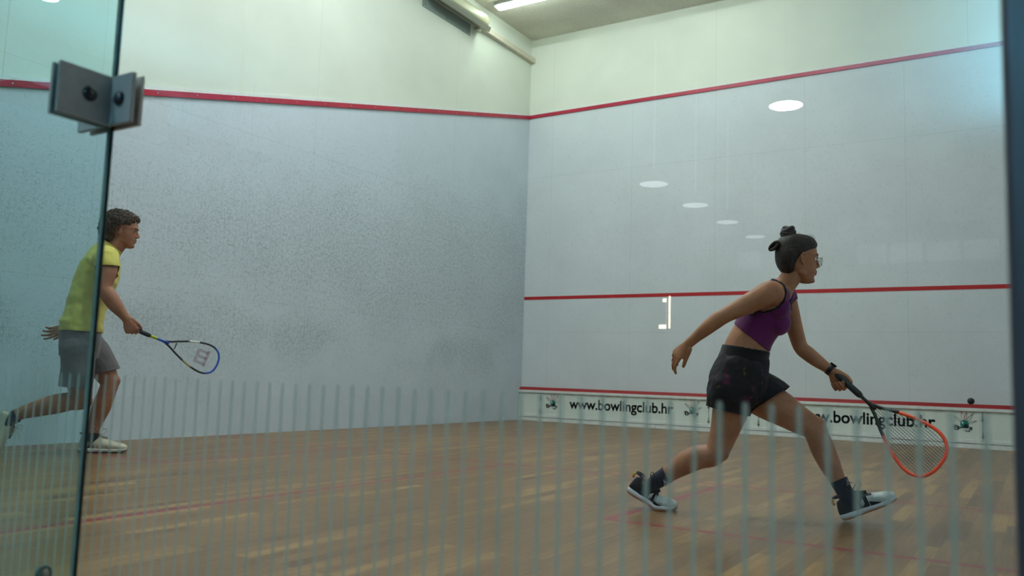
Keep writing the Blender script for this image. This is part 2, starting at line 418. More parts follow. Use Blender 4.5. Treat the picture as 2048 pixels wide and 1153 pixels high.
# ------------------------------------------------------------------ ceiling and wall light fittings
def tube_mat(name, s): return emit(name, (0.86, 1.0, 0.95, 1), s)
m_tube = tube_mat('fluorescent_glow', TUBE_POWER)
m_cover = NT('frosted_cover'); 
_t = m_cover; _e = _t.n('ShaderNodeEmission'); _e.inputs[0].default_value = (0.88, 1.0, 0.93, 1); _e.inputs[1].default_value = FRONT_POWER; m_cover = _t.done(_e.outputs[0])
m_cover2 = emit('frosted_cover_cool', (0.88, 0.97, 1.0, 1), TUBE_POWER)
m_cover0 = m_cover
m_fix = simple('fitting_grey', srgb(150, 152, 146), .5)
def ceiling_light(x, y, L, label, rz=0):
    m_cover = m_cover0 if y > -2 else m_cover2
    t = thing('ceiling_light', label, 'light', (x, y, H), rz, 'fluorescent ceiling fittings')
    b = bx(0, L, -.06, .06, -.05, 0, bevel=.008); obj('housing', b, m_fix, t)
    n = 16; rings = []
    for i, (xx, s) in enumerate([(.02, .35), (.03, .75), (.06, 1)] + [(L-.06, 1), (L-.03, .75), (L-.02, .35)]):
        rings.append([Vector((xx, .055*s*cos(a), -.052-.055*s*sin(a))) for a in [pi*j/(n-1) for j in range(n)]])
    b = BM(); rings_mesh(b, rings); obj('diffuser', b, m_cover, t, True)
    for xx in (0, L):
        obj('end_cap', bx(xx-.008, xx+.008, -.062, .062, -.07, 0, bevel=.004), m_fix, t)
    return t
def fit_light(*a): return ceiling_light(*a)
fit_light(.22, -1.35, 1.3, 'lit fluorescent ceiling fitting near the left wall, in front row')
fit_light(2.3, -1.35, 1.3, 'lit fluorescent ceiling fitting in the middle of the front row')
fit_light(.9, -4.6, 1.3, 'added unseen fluorescent ceiling fitting near the left wall, over the short line')  # this and the next three: unseen fittings added to even the court light
fit_light(3.1, -4.6, 1.3, 'added unseen fluorescent ceiling fitting near the right wall, over the short line')
fit_light(.9, -7.2, 1.3, 'added unseen fluorescent ceiling fitting near the left wall, nearest the glass')
fit_light(3.1, -7.2, 1.3, 'added unseen fluorescent ceiling fitting near the right wall, nearest the glass')
# unlit fitting leaning on the batten
wl = thing('wall_light', 'long translucent fluorescent fitting resting on the left wall batten', 'light', (0, -2.1, 5.475))
def clear_mat(name, tint, a, rough=.25):
    t = NT(name); c = t.coord(); wv = t.n('ShaderNodeTexWave'); wv.bands_direction = 'Z'; wv.inputs['Scale'].default_value = 28; t.l(c, wv.inputs[0])
    tr = t.n('ShaderNodeBsdfTransparent'); tr.inputs[0].default_value = tint
    bs = t.bsdf(tint, rough, 0, .6, bump=wv.outputs['Fac'], bstr=.5)
    mx = t.n('ShaderNodeMixShader'); t.sock(mx, 0, t.ramp(wv.outputs['Fac'], 0, 1, a-.12, a+.12)); t.l(tr.outputs[0], mx.inputs[1]); t.l(bs, mx.inputs[2])
    return t.done(mx.outputs[0])
m_poly = clear_mat('ribbed_clear_sheet', srgb(176, 190, 182), .62)
m_poly2 = clear_mat('ribbed_clear_housing', srgb(150, 152, 136), .85)
R_ = Matrix.Rotation(radians(28), 4, 'Y')
b = bx(.00, .26, -.62, .62, -.05, .02, bevel=.01); bmesh.ops.transform(b, matrix=R_, verts=b.verts); obj('tray', b, m_poly2, wl)
rings = []
for yy, s in ((-.60, .5), (-.58, .85), (-.53, 1), (.52, 1), (.57, .85), (.60, .5)):
    rings.append([R_ @ Vector((.145+.105*s*cos(a), yy, .02+.13*s*sin(a))) for a in [pi*j/15 for j in range(16)]])
b = BM(); rings_mesh(b, rings); obj('cover', b, clear_mat('yellowed_cover', srgb(222, 222, 186), .8, .15), wl, True)
b = BM(); tube(b, [R_ @ Vector((.145, -.55, .06)), R_ @ Vector((.145, .50, .06))], .014, 12); obj('lamp_tube', b, simple('dead_tube', srgb(235, 238, 225), .3), wl, True)
b = bx(-.0, .05, .56, .64, -.12, .0, bevel=.004); obj('bracket', b, simple('perforated_bracket', srgb(196, 196, 176), .5), wl)
sh = thing('guard_sheet', 'ribbed clear plastic sheet screwed flat to the left wall under the batten', 'sheet', (0, -2.15, 5.3))
b = bx(.003, .008, -.56, .50, -.065, .17); obj('sheet', b, m_poly, sh)
for yy, zz in ((-.5, -.02), (-.05, -.03), (.44, -.03), (-.5, .1), (.47, .12)):
    obj('screw', lathe(BM(), [(.008, 0), (.008, .003), (.003, .005)], (.008, yy, zz), 10, 'X'), simple('dark_screw', srgb(50, 50, 48), .5, .5), sh)
UP_A, UP_B = 2500, 170
# ------------------------------------------------------------------ glass back wall
STRIP_P = .02815; STRIP_TOP = .607
def glass_material(name, tint, axis, u0, strips=True, refl=1.7):
    t = NT(name); c = t.coord(); X, Y, Z = t.xyz(c); U = X if axis == 'X' else Y
    tr = t.n('ShaderNodeBsdfTransparent'); tr.inputs[0].default_value = tint
    gl = t.n('ShaderNodeBsdfGlossy'); gl.inputs['Roughness'].default_value = 0.0; gl.inputs[0].default_value = (1, 1, 1, 1)
    fr = t.n('ShaderNodeFresnel'); fr.inputs[0].default_value = 1.5
    mx = t.n('ShaderNodeMixShader'); geo = t.n('ShaderNodeNewGeometry'); t.sock(mx, 0, t.math('MULTIPLY', t.math('MULTIPLY', fr.outputs[0], refl), t.math('SUBTRACT', 1.0, geo.outputs['Backfacing']))); t.l(tr.outputs[0], mx.inputs[1]); t.l(gl.outputs[0], mx.inputs[2])
    sh = mx.outputs[0]
    if strips:
        f = t.math('FRACT', t.math('DIVIDE', t.math('SUBTRACT', U, u0), STRIP_P))
        d = t.math('ABSOLUTE', t.math('SUBTRACT', f, .5))
        # rounded top ends
        hw = .125
        top = t.math('SUBTRACT', Z, STRIP_TOP-.0035)
        dd = t.math('SQRT', t.math('ADD', t.math('POWER', d, 2.0), t.math('POWER', t.math('DIVIDE', t.math('MAXIMUM', top, 0.0), STRIP_P), 2.0)))
        m_ = t.math('LESS_THAN', dd, hw)
        df = t.n('ShaderNodeBsdfDiffuse'); df.inputs[0].default_value = srgb(160, 180, 174)
        tl = t.n('ShaderNodeBsdfTranslucent'); tl.inputs[0].default_value = srgb(160, 180, 174)
        a = t.n('ShaderNodeMixShader'); a.inputs[0].default_value = .5; t.l(df.outputs[0], a.inputs[1]); t.l(tl.outputs[0], a.inputs[2])
        b2 = t.n('ShaderNodeMixShader'); b2.inputs[0].default_value = .62
        t2 = t.n('ShaderNodeBsdfTransparent'); t2.inputs[0].default_value = (.9, .95, .93, 1)
        t.l(t2.outputs[0], b2.inputs[1]); t.l(a.outputs[0], b2.inputs[2])
        m2 = t.n('ShaderNodeMixShader'); t.l(m_, m2.inputs[0]); t.l(sh, m2.inputs[1]); t.l(b2.outputs[0], m2.inputs[2]); sh = m2.outputs[0]
    return t.done(sh)
XE = 4.955
def pane(name, x0, x1, y0, y1, z0, z1, mats, label, cat='window', strips_face=None):
    bm = bx(x0, x1, y0, y1, z0, z1)
    for f in bm.faces:
        n = f.normal if f.normal.length else f.calc_center_median()
    bm.normal_update()
    thin = 'Y' if (y1-y0) < (x1-x0) else 'X'
    for f in bm.faces:
        k = f.normal.y if thin == 'Y' else f.normal.x
        f.material_index = 1 if abs(k) < .5 else (0 if k < 0 else 2)
    o = struct(name, bm, mats, label, cat); return o
m_edge = simple('glass_edge_green', srgb(120, 146, 140), .4, 0, .2)
g1 = glass_material('clear_glass_striped', (.965, .985, .98, 1), 'X', 6.137-STRIP_P/2)
g1b = glass_material('clear_glass_plain', (.985, .995, .99, 1), 'X', 0, False)
g2 = glass_material('fin_glass_striped', (.80, .94, .95, 1), 'Y', -9.76, False, 1.2)
pane('window_1', XE+.003, 6.413, YB-.004, YB+.004, .0, 2.13, [g1, m_edge, g1b], 'clear glass back wall panel with frosted vertical strips, right of the clamp')
pane('window_2', 0.0, XE-.003, YB-.004, YB+.004, .0, 2.13, [g1, m_edge, g1b], 'clear glass back wall panel with frosted vertical strips, left of the clamp')
pane('window_3', XE-.001, XE+.009, -10.05, YB-.006, .0, 2.13, [g2, m_edge, g2], 'greenish glass stiffening fin standing square to the back wall at the clamp')
joint = struct('trim_5', bx(XE-.003, XE+.003, YB-.005, YB+.005, 0, 2.13), simple('dark_silicone', srgb(96, 112, 108), .6), 'dark vertical silicone joint between the glass panels', 'joint')
struct('wall_back', bx(-.2, XR+.2, YB-.1, YB+.1, 2.13, H), simple('lintel_white', srgb(190, 192, 190), .7), 'white wall above the glass back panels', 'wall')
m_steel = NT('dark_brushed_steel'); _c = m_steel.coord(); _n = m_steel.noise(m_steel.mapping(_c, (60, 60, 2)), 6, 3)
m_steel = m_steel.done(m_steel.bsdf(srgb(88, 90, 98), m_steel.ramp(_n, .3, .7, .30, .42), .3, .5, bump=_n, bstr=.05))
struct('trim_6', bx(6.413, 6.56, YB-.05, YB+.05, 0, 2.13, bevel=.006), m_steel, 'dark steel door post at the right end of the glass wall', 'post')

# clamps
m_cl = simple('satin_clamp_metal', srgb(196, 192, 190), .5, .0, var=.04, scale=60); m_bolt = simple('bolt_steel', srgb(92, 92, 96), .28, .8)
def clamp(z, label):
    t = thing('glass_clamp', label, 'clamp', (XE, YB, z), 0, 'clamps joining fin and back panels'); h = .0475
    yo = -.008
    # L plate right of the fin (visible): leaf on fin and leaf on right panel
    obj('fin_plate', bx(.012, .020, -.116, yo-.004, -h, h, bevel=.0025), m_cl, t)
    obj('wall_plate', bx(.012, .084, yo-.010, yo-.001, -h, h, bevel=.0025), m_cl, t)
    # second L on the left of the fin
    obj('fin_plate', bx(-.010, -.002, -.116, yo-.004, -h, h, bevel=.0025), m_cl, t)
    obj('wall_plate', bx(-.082, -.002, yo-.010, yo-.001, -h, h, bevel=.0025), m_cl, t)
    # inner court side plates
    obj('court_plate', bx(-.078, .078, .005, .012, -h, h, bevel=.0025), m_cl, t)
    prof = [(.0135, 0), (.0135, .002), (.0112, .006), (.006, .009), (.0, .0095)]
    for c, ax, sgn in (((.020, -.058, .002), 'X', 1), ((-.010, -.058, .002), 'X', -1)):
        obj('bolt', lathe(BM(), [(r, sgn*q) for r, q in prof], c, 24, ax), m_bolt, t, True)
    for x in (.050, -.045):
        obj('bolt', lathe(BM(), prof, (x, yo-.010, 0), 24, 'Y'), m_bolt, t, True)
    return t
clamp(1.115, 'grey metal book-shaped clamp high on the glass fin with two round bolts')
bt = thing('glass_bolt', 'small round bolt through the glass fin near the bottom left', 'bolt', (XE+.011, -9.812, .262))
obj('cap', lathe(BM(), [(.0105, 0), (.0105, .003), (.009, .006), (.0, .007)], (0, 0, 0), 24, 'X'), simple('bolt_pale', srgb(168, 164, 150), .3, .6), bt, True)
obj('washer', tube(BM(), [(0.002, .0125*cos(a), .0125*sin(a)) for a in [2*pi*i/24 for i in range(24)]], .0028, 8, closed=True), m_edge, bt, True)

# ------------------------------------------------------------------ hall behind the glass (seen only as reflection)
HX0, HX1, HY0, HY1, HH = -9, 12, -42, -9.85, 6.6
struct('floor_hall', bx(HX0, HX1, HY0, YB-.011, -.1, 0), m_hallfloor, 'dark floor of the hall outside the court', 'floor')
struct('ceiling_hall', bx(HX0, HX1, HY0, HY1, HH, HH+.1), simple('hall_ceiling_pale', srgb(150, 156, 160), .85, var=.04, scale=1), 'dark ceiling of the hall outside the court', 'ceiling')
struct('wall_hall_end', bx(HX0, HX1, HY0-.1, HY0, 0, HH), m_hall, 'dark far wall of the hall outside the court', 'wall')
struct('wall_hall_left', bx(HX0-.1, HX0, HY0, HY1, 0, HH), simple('hall_wall_pale', srgb(150, 156, 160), .85, var=.04, scale=1), 'dark side wall of the hall outside the court', 'wall')
struct('wall_hall_right', bx(HX1, HX1+.1, HY0, HY1, 0, HH), m_hall, 'dark right wall of the hall outside the court', 'wall')
struct('wall_hall_court_left', bx(HX0, -.2, HY1, HY1+.1, 0, HH), m_hall, 'hall wall left of the court opening', 'wall')
struct('wall_hall_court_right', bx(6.56, HX1, HY1, HY1+.1, 0, HH), m_hall, 'hall wall right of the court opening', 'wall')
struct('wall_hall_court_top', bx(-.2, 6.56, HY1, HY1+.0, H, HH) if False else bx(-.2, 6.56, HY1, HY1+.1, H+.2, HH), m_hall, 'hall wall above the court opening', 'wall')
m_shade = simple('lamp_shade_dark', srgb(56, 60, 66), .5)
def pendant(x, y, z, strength, label, D=.5, stem=.22):
    t = thing('pendant_lamp', label, 'lamp', (x, y, z), 0, 'round pendant lamps in the hall')
    r = D/2
    obj('shade', lathe(BM(), [(r, 0), (r+.004, .02), (r*.75, .13), (r*.3, .22), (.05, .26), (.0, .26)], (0, 0, 0), 40), m_shade, t, True)
    obj('diffuser', lathe(BM(), [(0, -.012), (r*.6, -.01), (r*.97, .0), (r*.97, .008), (0, .008)], (0, 0, 0), 40), emit('pendant_glow', (.86, .95, 1, 1), strength), t, True)
    obj('stem', tube(BM(), [(0, 0, .25), (0, 0, HH-z)], .012, 8), emit('stem_highlight', (.9, .95, 1, 1), strength*stem), t)  # stem is no lamp; its bright highlight is put in as glow
pendant(3.338, -21.469, 4.835, 60, 'brightest round pendant lamp mirrored high on the glass', stem=.002)
pendant(.939, -22.156, 3.999, 3.6, 'dim round pendant lamp, nearest of the mirrored row')
pendant(.972, -24.155, 4.011, 3.2, 'dim round pendant lamp, second of the mirrored row')
pendant(.717, -26.952, 4.185, 2.8, 'dim round pendant lamp, third of the mirrored row')
pendant(.576, -29.616, 4.291, 2.4, 'dim round pendant lamp, farthest of the mirrored row')
PEND6 = (-3.26, -13.92, 4.86, 14, 'small round pendant lamp mirrored in the top left corner of the glass', .24, .002)
m_glow = emit('pale_window_glow', (.75, .88, 1, 1), .4)
for i, (x0, x1) in enumerate(((-3.6, -2.7), (.9, 1.9), (2.05, 3.1), (3.25, 4.3), (4.45, 5.5))):
    o = struct('window_%d' % (i+4), bx(x0, x1, HY0, HY0+.03, 5.2, 5.9), m_glow, 'pale high window in the far hall wall, %s from the left' % ['first', 'second', 'third', 'fourth', 'fifth'][i], 'window')
hl = thing('wall_lamp', 'slim vertical warm lamp with short arms on the hall side', 'lamp', (-3.9, -35.29, 2.92))
b = bx(-.06, .06, -.05, .05, -.55, .55, bevel=.02); box(b, -.32, 0, -.04, .04, -.55, -.42, bevel=.02); box(b, -.2, 0, -.04, .04, .34, .46, bevel=.02)
obj('lamp_tube', b, emit('warm_glow', (1, .82, .62, 1), 16), hl)
pole = obj('pole', bx(-.03, .03, .05, .1, -2.92, .55), m_hall, hl)
pendant(*PEND6)
hp = thing('fill_panel', 'square white fill light added on the hall ceiling behind the camera', 'light', (3.6, -14.0, HH-.12))  # unseen panel, added to light the clamp and post from the camera side
obj('panel', bx(-.6, .6, -.6, .6, 0, .05), emit('hall_fill_glow', (.9, .95, 1, 1), 45), hp)
obj('frame', bx(-.66, .66, -.66, .66, .05, .12), m_hall, hp)
def blue_tint_light(x, y, z, L, power, label, col=(.25, .78, 1.0)):  # unseen blue light added to tint the glass reflection; trough and rods made up
    t = thing('blue_tint_light', label, 'lamp', (x, y, z), 0, 'added blue lights in the hall')
    obj('added_trough', bx(-.6, .6, -L/2-.1, L/2+.1, -.12, -.02, bevel=.02), m_hall, t)
    for s in (-1, 1): obj('added_rod', tube(BM(), [(0, s*L/2, -.02), (0, s*L/2, HH-z)], .012, 8), m_hall, t)
    ld = bpy.data.lights.new('added_blue_light', 'AREA'); ld.shape = 'RECTANGLE'; ld.size = 1.1; ld.size_y = L; ld.energy = power; ld.color = col
    lo = bpy.data.objects.new('added_blue_light', ld); sc.collection.objects.link(lo); lo.parent = t; lo.rotation_euler = (pi, 0, 0)
blue_tint_light(7.0, -25.5, 5.0, 8, UP_A, 'long blue light added unseen on the right side of the hall')
blue_tint_light(-7.4, -18.0, 5.0, 5, UP_B, 'shorter blue light added unseen on the left side of the hall')
# small white scuffs on the outer face of the glass
m_scuff = simple('white_scuff', srgb(190, 200, 204), .6)
rnd0 = random.Random(3); b = BM()
for cx_, cz_, n0, sp in ((6.213, .582, 16, .012), (6.229, .577, 10, .009), (6.143, .553, 7, .008), (5.45, 1.05, 6, .02), (6.0, .74, 5, .02)):
    for i in range(n0):
        x = cx_+rnd0.gauss(0, sp); z = cz_+rnd0.gauss(0, sp*.45)
        box(b, x-.0005, x+rnd0.uniform(.0004, .0012), YB-.0048, YB-.0042, z-.0003, z+.0003)
obj('scuff_marks', b, m_scuff, bpy.data.objects['window_1'])
# ball in flight
bo = BM(); bmesh.ops.create_uvsphere(bo, u_segments=32, v_segments=20, radius=.0205)
ball = obj('squash_ball', bo, simple('black_rubber', srgb(17, 18, 20), .55), None, True); ball.location = (6.088, -4.704, .564)
tag(ball, 'small black rubber squash ball in flight near the right end of the board', 'ball')
# ------------------------------------------------------------------ people: body builder
class Fig:
    """local frame: x = facing, y = the person's left (away from the viewer), z = up"""
    def __init__(s, base, fdir):
        s.B = Vector(base); f = Vector((fdir[0], fdir[1], 0)).normalized(); s.f = f; s.L = Vector((-f.y, f.x, 0)); s.rz = math.atan2(f.y, f.x)
    def at(s, u, v, off):
        d = CR @ Vector(((u-1024)/FPX, (576.5-v)/FPX, -1)); p0 = CP-s.B
        t = (off - p0.dot(s.L))/d.dot(s.L); p = p0+d*t
        return Vector((p.dot(s.f), p.dot(s.L), p.z))
def dome(bm, rings, extra=3):
    """rings: list of (c, a, b): centre and two half-axis vectors"""
    n = 20; out = []
    def ring(c, a, b, s=1.0): return [c+a*cos(2*pi*j/n)*s+b*sin(2*pi*j/n)*s for j in range(n)]
    c, a, b = rings[0]; t = (rings[0][0]-rings[1][0]); t = t.normalized() if t.length > 1e-6 else Vector((0, 0, 1)); r = min(a.length, b.length)
    for k in range(extra, 0, -1):
        ph = pi/2*k/(extra+.5); out.append(ring(c+t*r*sin(ph)*.8, a, b, cos(ph)))
    for c, a, b in rings: out.append(ring(c, a, b))
    c, a, b = rings[-1]; t = (rings[-1][0]-rings[-2][0]); t = t.normalized() if t.length > 1e-6 else Vector((0, 0, 1)); r = min(a.length, b.length)
    for k in range(1, extra+1):
        ph = pi/2*k/(extra+.5); out.append(ring(c+t*r*sin(ph)*.8, a, b, cos(ph)))
    rings_mesh(bm, out); return bm
def limb(bm, pts, k=4, flat=1.0, ref=(0, 1, 0)):
    """pts: (Vector, radius) -> smooth tapered limb"""
    P = catmull([tuple(p)+(r,) for p, r in pts], k) if len(pts) > 2 else [tuple(p)+(r,) for p, r in pts]
    rings = []
    for i, q in enumerate(P):
        c = Vector(q[:3]); r = max(q[3], .002)
        t = Vector(P[min(i+1, len(P)-1)][:3])-Vector(P[max(i-1, 0)][:3]); a, b = frame_of(t, Vector(ref))
        rings.append((c, a*r, b*r*flat))
    return dome(bm, rings)
def ball_(bm, c, rx, ry=None, rz=None, M=None):
    ry = ry or rx; rz = rz or rx
    m = Matrix.Translation(c) @ ((M.to_4x4() if M is not None else Matrix.Identity(4))) @ Matrix.Diagonal((rx, ry, rz, 1))
    bmesh.ops.create_uvsphere(bm, u_segments=16, v_segments=10, radius=1, matrix=m); return bm
def torso(bm, rows, k=4, grow=0.0, power=2.4):
    """rows: (centre, half width, half depth, lateral vector)"""
    P = catmull([tuple(c)+(w_, d_)+tuple(l_) for c, w_, d_, l_ in rows], k); out = []; n = 28
    for i, q in enumerate(P):
        c = Vector(q[:3]); t = (Vector(P[min(i+1, len(P)-1)][:3])-Vector(P[max(i-1, 0)][:3])).normalized()
        l_ = Vector(q[5:8]); l_ = (l_-t*l_.dot(t)).normalized(); b_ = l_.cross(t)*1.0
        if b_.x < 0: b_ = -b_
        ring = []
        for j in range(n):
            a = 2*pi*j/n; ca, sa = cos(a), sin(a); e = 2/power
            ring.append(c+l_*((q[3]+grow)*math.copysign(abs(ca)**e, ca))+b_*((q[4]+grow)*math.copysign(abs(sa)**e, sa)))
        out.append(ring)
    rings_mesh(bm, out); return bm
def voxel(bm, size, smooth=3, fac=.5):
    me = bpy.data.meshes.new('tmp'); bm.to_mesh(me); bm.free(); o = bpy.data.objects.new('tmp', me); sc.collection.objects.link(o)
    m = o.modifiers.new('r', 'REMESH'); m.mode = 'VOXEL'; m.voxel_size = size; m.use_smooth_shade = True
    if smooth:
        m = o.modifiers.new('s', 'SMOOTH'); m.iterations = smooth; m.factor = fac
    dg = bpy.context.evaluated_depsgraph_get(); dg.update()
    m2 = bpy.data.meshes.new_from_object(o.evaluated_get(dg)); b = BM(); b.from_mesh(m2)
    bpy.data.objects.remove(o); bpy.data.meshes.remove(me); bpy.data.meshes.remove(m2)
    return b
def cut(bm, c, n, rad, ok=lambda p: True):
    """open a hem: slice off everything beyond the plane (c, n) within rad of c"""
    c = Vector(c); n = Vector(n).normalized()
    near = [f for f in bm.faces if (f.calc_center_median()-c).length < rad and ok(f.calc_center_median())]
    geom = list({v for f in near for v in f.verts})+list({e for f in near for e in f.edges})+near
    bmesh.ops.bisect_plane(bm, geom=geom, plane_co=c, plane_no=n, dist=1e-5)
    dead = [f for f in bm.faces if (f.calc_center_median()-c).dot(n) > 1e-5 and (f.calc_center_median()-c).length < rad and ok(f.calc_center_median())]
    bmesh.ops.delete(bm, geom=dead, context='FACES')
    return bm
def keep(bm, fn, relax=60):
    bmesh.ops.delete(bm, geom=[f for f in bm.faces if not fn(f.calc_center_median())], context='FACES')
    bmesh.ops.delete(bm, geom=[v for v in bm.verts if not v.link_faces], context='VERTS')
    for _ in range(relax):
        new = {}
        for v in bm.verts:
            be = [e for e in v.link_edges if e.is_boundary]
            if len(be) == 2:
                a, b = be[0].other_vert(v).co, be[1].other_vert(v).co; new[v] = v.co*.4+(a+b)*.3
        for v, c in new.items(): v.co = c
    return bm
def displace(bm, fn):
    bm.normal_update()
    for v, d in [(v, fn(v.co, v.normal)) for v in bm.verts]: v.co += v.normal*d
    return bm
def thicken(bm, t):
    bmesh.ops.solidify(bm, geom=bm.faces[:], thickness=t); return bm
def copybm(bm): return bm.copy()
def rot_between(d, n):
    """matrix with columns: d (finger direction), t (side), n (palm normal)"""
    d = d.normalized(); n = (n-d*n.dot(d)).normalized(); return d, n
def hand(bm, wrist, d, n, side, curls, thumb=(.6, .5), s=1.0, spread=.06, wr=.024):
    """side +1: right hand (thumb = d x n), -1: left hand. curls: per finger three angles (radians) towards the palm normal n"""
    d, n = rot_between(Vector(d), Vector(n)); t = d.cross(n)*side
    W = Vector(wrist)
    # palm
    rows = []
    for q, w_, h_ in ((-.01, wr, wr*.78), (.015, .028, .019), (.045, .037, .0165), (.07, .041, .0145), (.086, .040, .0125)):
        rows.append((W+d*q*s, t*w_*s, n*h_*s))
    dome(bm, rows, 2)
    limb(bm, [(W+d*.018*s+t*.018*s+n*.008*s, .017*s), (W+d*.045*s+t*.030*s+n*.012*s, .015*s), (W+d*.06*s+t*.032*s+n*.010*s, .011*s)], 2)
    F = ((.029, .044, .026, .021, .0088), (.010, .048, .030, .022, .0092), (-.010, .045, .028, .021, .0088), (-.029, .036, .021, .019, .0078))
    for i, (tx, l1, l2, l3, r) in enumerate(F):
        c = curls[i] if isinstance(curls[0], (tuple, list)) else curls
        dd = (d+t*(spread*(1.5-i))).normalized(); p = W+d*(.086-.004*abs(i-1))*s+t*tx*s
        ax = n.cross(dd).normalized(); ang = 0; pts = [(p-dd*.02*s, r*1.08*s), (p, r*1.12*s)]
        for L_, a in zip((l1, l2, l3), c):
            ang += a; q = dd*cos(ang)+n*sin(ang)
            pts.append((p+q*L_*.5*s, r*s*.98)); p = p+q*L_*s; pts.append((p, r*s*1.0)); r *= .92
        limb(bm, pts, 2)
    th = thumb; p = W+d*.028*s+t*.034*s+n*.008*s
    dir1 = (d*cos(th[0])+t*sin(th[0])+n*.25).normalized(); p1 = p+dir1*.036*s
    dir2 = (dir1*cos(th[1])+(n*.8+d*.6-t*.3).normalized()*sin(th[1])).normalized(); p2 = p1+dir2*.028*s
    dir3 = (dir2*cos(th[1]*.6)+(n*.8+d*.6-t*.3).normalized()*sin(th[1]*.6)).normalized(); p3 = p2+dir3*.018*s
    limb(bm, [(p-dir1*.02*s, .012*s), (p, .0125*s), (p1, .0108*s), (p2, .0098*s), (p3, .0075*s)], 3)
def head_frame(fwd, up):
    fwd = Vector(fwd).normalized(); up = Vector(up); up = (up-fwd*up.dot(fwd)).normalized(); return Matrix((fwd, up.cross(fwd), up)).transposed()
SL_M = [(.126, .0, -.02, .012), (.119, .045, -.06, .042), (.100, .070, -.085, .062), (.072, .087, -.097, .072), (.045, .093, -.100, .076), (.030, .0955, -.0985, .076),
        (.016, .0885, -.096, .074), (.0, .0895, -.092, .0725), (-.018, .091, -.085, .070), (-.035, .0925, -.074, .066), (-.052, .0925, -.055, .061), (-.070, .0885, -.030, .055), (-.085, .088, -.006, .047), (-.098, .086, .012, .036), (-.110, .070, .025, .022)]
def head(bm, O, R, s=1.0, female=False):
    n = 32; rings = []
    rows = catmull(SL_M, 2)
    for z, fr, bk, hw in rows:
        if female: hw *= .95; fr = fr-.002 if z > .02 else fr-(.003 if z < -.06 else 0)
        cx = (fr+bk)/2-.004; ring = []
        for j in range(n):
            a = 2*pi*j/n; ca, sa = cos(a), sin(a)
            x = (fr-cx)*ca if ca > 0 else (cx-bk)*ca
            y = hw*math.copysign(abs(sa)**.92, sa)*(1-.22*max(ca, 0)**2)
            if ca > 0: x = (fr-cx)*abs(ca)**.9
            ring.append(O+R @ Vector((cx+x, y, z))*s)
        rings.append(ring)
    rings_mesh(bm, rings[::-1])
    P = lambda x, y, z: O+R @ Vector((x, y, z))*s
    k = .8 if female else 1.0
    limb(bm, [(P(.086, 0, .022), .006*s), (P(.0945, 0, .008), .0065*s), (P(.101+.002*k, 0, -.008), .0075*s*k**.5), (P(.1035+.005*k, 0, -.019), .0085*s*k**.5)], 3)   # nose
    for y in (-.010, .010): ball_(bm, P(.0965, y*k**.3, -.0235), .0095*s*k, .007*s, .007*s, R)
    limb(bm, [(P(.082, -.030, .036), .008*s*k), (P(.092, -.012, .032), .0075*s*k), (P(.092, .012, .032), .0075*s*k), (P(.082, .030, .036), .008*s*k)], 2)            # brow
    ball_(bm, P(.079, 0, -.093), .014*s*(k**.5), .019*s, .013*s, R)                                                                                       # chin
    limb(bm, [(P(.080, -.022, -.052), .004*s), (P(.0945, -.008, -.0465), .0055*s), (P(.0945, .008, -.0465), .0055*s), (P(.080, .022, -.052), .004*s)], 2)
    limb(bm, [(P(.078, -.018, -.058), .004*s), (P(.0925, -.007, -.0605), .0058*s), (P(.0925, .007, -.0605), .0058*s), (P(.078, .018, -.058), .004*s)], 2)
    for sg in (-1, 1):
        # jaw angle and ear
        ball_(bm, P(.008, sg*.052, -.062), .020*s, .010*s, .016*s, R)
        E_ = P(-.006, sg*.076, .004); RE = R @ Matrix.Rotation(sg*radians(-20), 3, 'Z')
        ear = [(E_+RE @ Vector((.016*cos(a)-.004, sg*(.006+.006*(cos(a) < 0)), .029*sin(a)*(1 if sin(a) > 0 else .85)))*s, .0042*s) for a in [radians(q) for q in range(40, 330, 24)]]
        limb(bm, ear, 2)
        ball_(bm, E_, .013*s, .006*s, .022*s, RE); ball_(bm, E_+RE @ Vector((.004, sg*.004, -.026))*s, .008*s, .005*s, .008*s, RE)
def face_parts(parent, O, R, s, hairmat, female=False, base=None):
    P = lambda x, y, z: O+R @ Vector((x, y, z))*s
    for sg in (-1, 1):
        ex, ey, ez = .0735, sg*.031, .013
        e = obj('eye', ball_(BM(), P(ex, ey, ez), .0108*s), m_eye, parent, True)
        obj('iris', ball_(BM(), P(ex+.0075, ey, ez), .0045*s, .0058*s, .0058*s, R), m_iris, e, True)
        b = BM()
        tube(b, [P(ex+.013*cos(a)*.85, ey+sin(a)*.0135, ez+.0052-.002*sin(a)**2) for a in [radians(q) for q in range(-70, 71, 20)]], .0036*s, 6)
        tube(b, [P(ex+.012*cos(a)*.85, ey+sin(a)*.0125, ez-.0062+.002*sin(a)**2) for a in [radians(q) for q in range(-70, 71, 20)]], .0020*s, 6)
        o = obj('eyelid', b, m_lid, parent, True)
        b = tube(BM(), [P(.0975-(q+1)*.5*.017-(.004 if female else 0), sg*(.014+(q+1)*.5*.032), .034+.004*(1-q*q)) for q in (-1, -.5, 0, .5, 1)], [.0016*s, .0030*s, .0032*s, .0026*s, .0012*s], 6)
        obj('eyebrow', b, hairmat, parent, True)
    b = tube(BM(), [P(.0960-abs(q)**2*.012, q*.020, -.0535+.001*abs(q)) for q in (-1, -.6, -.2, .2, .6, 1)], [.001, .0022, .0026, .0026, .0022, .001], 6)
    obj('mouth', b, m_lip, parent, True)
def skin(name, col, dark):
    t = NT(name); c = t.coord(); n = t.noise(c, 14, 4); n2 = t.noise(c, 400, 2)
    base = t.mix(t.ramp(n, .3, .75), col, dark)
    sh = t.bsdf(base, .5, 0, .4, bump=n2, bstr=.06, Subsurface_Weight=.08, Subsurface_Scale=.01)
    return t.done(sh)
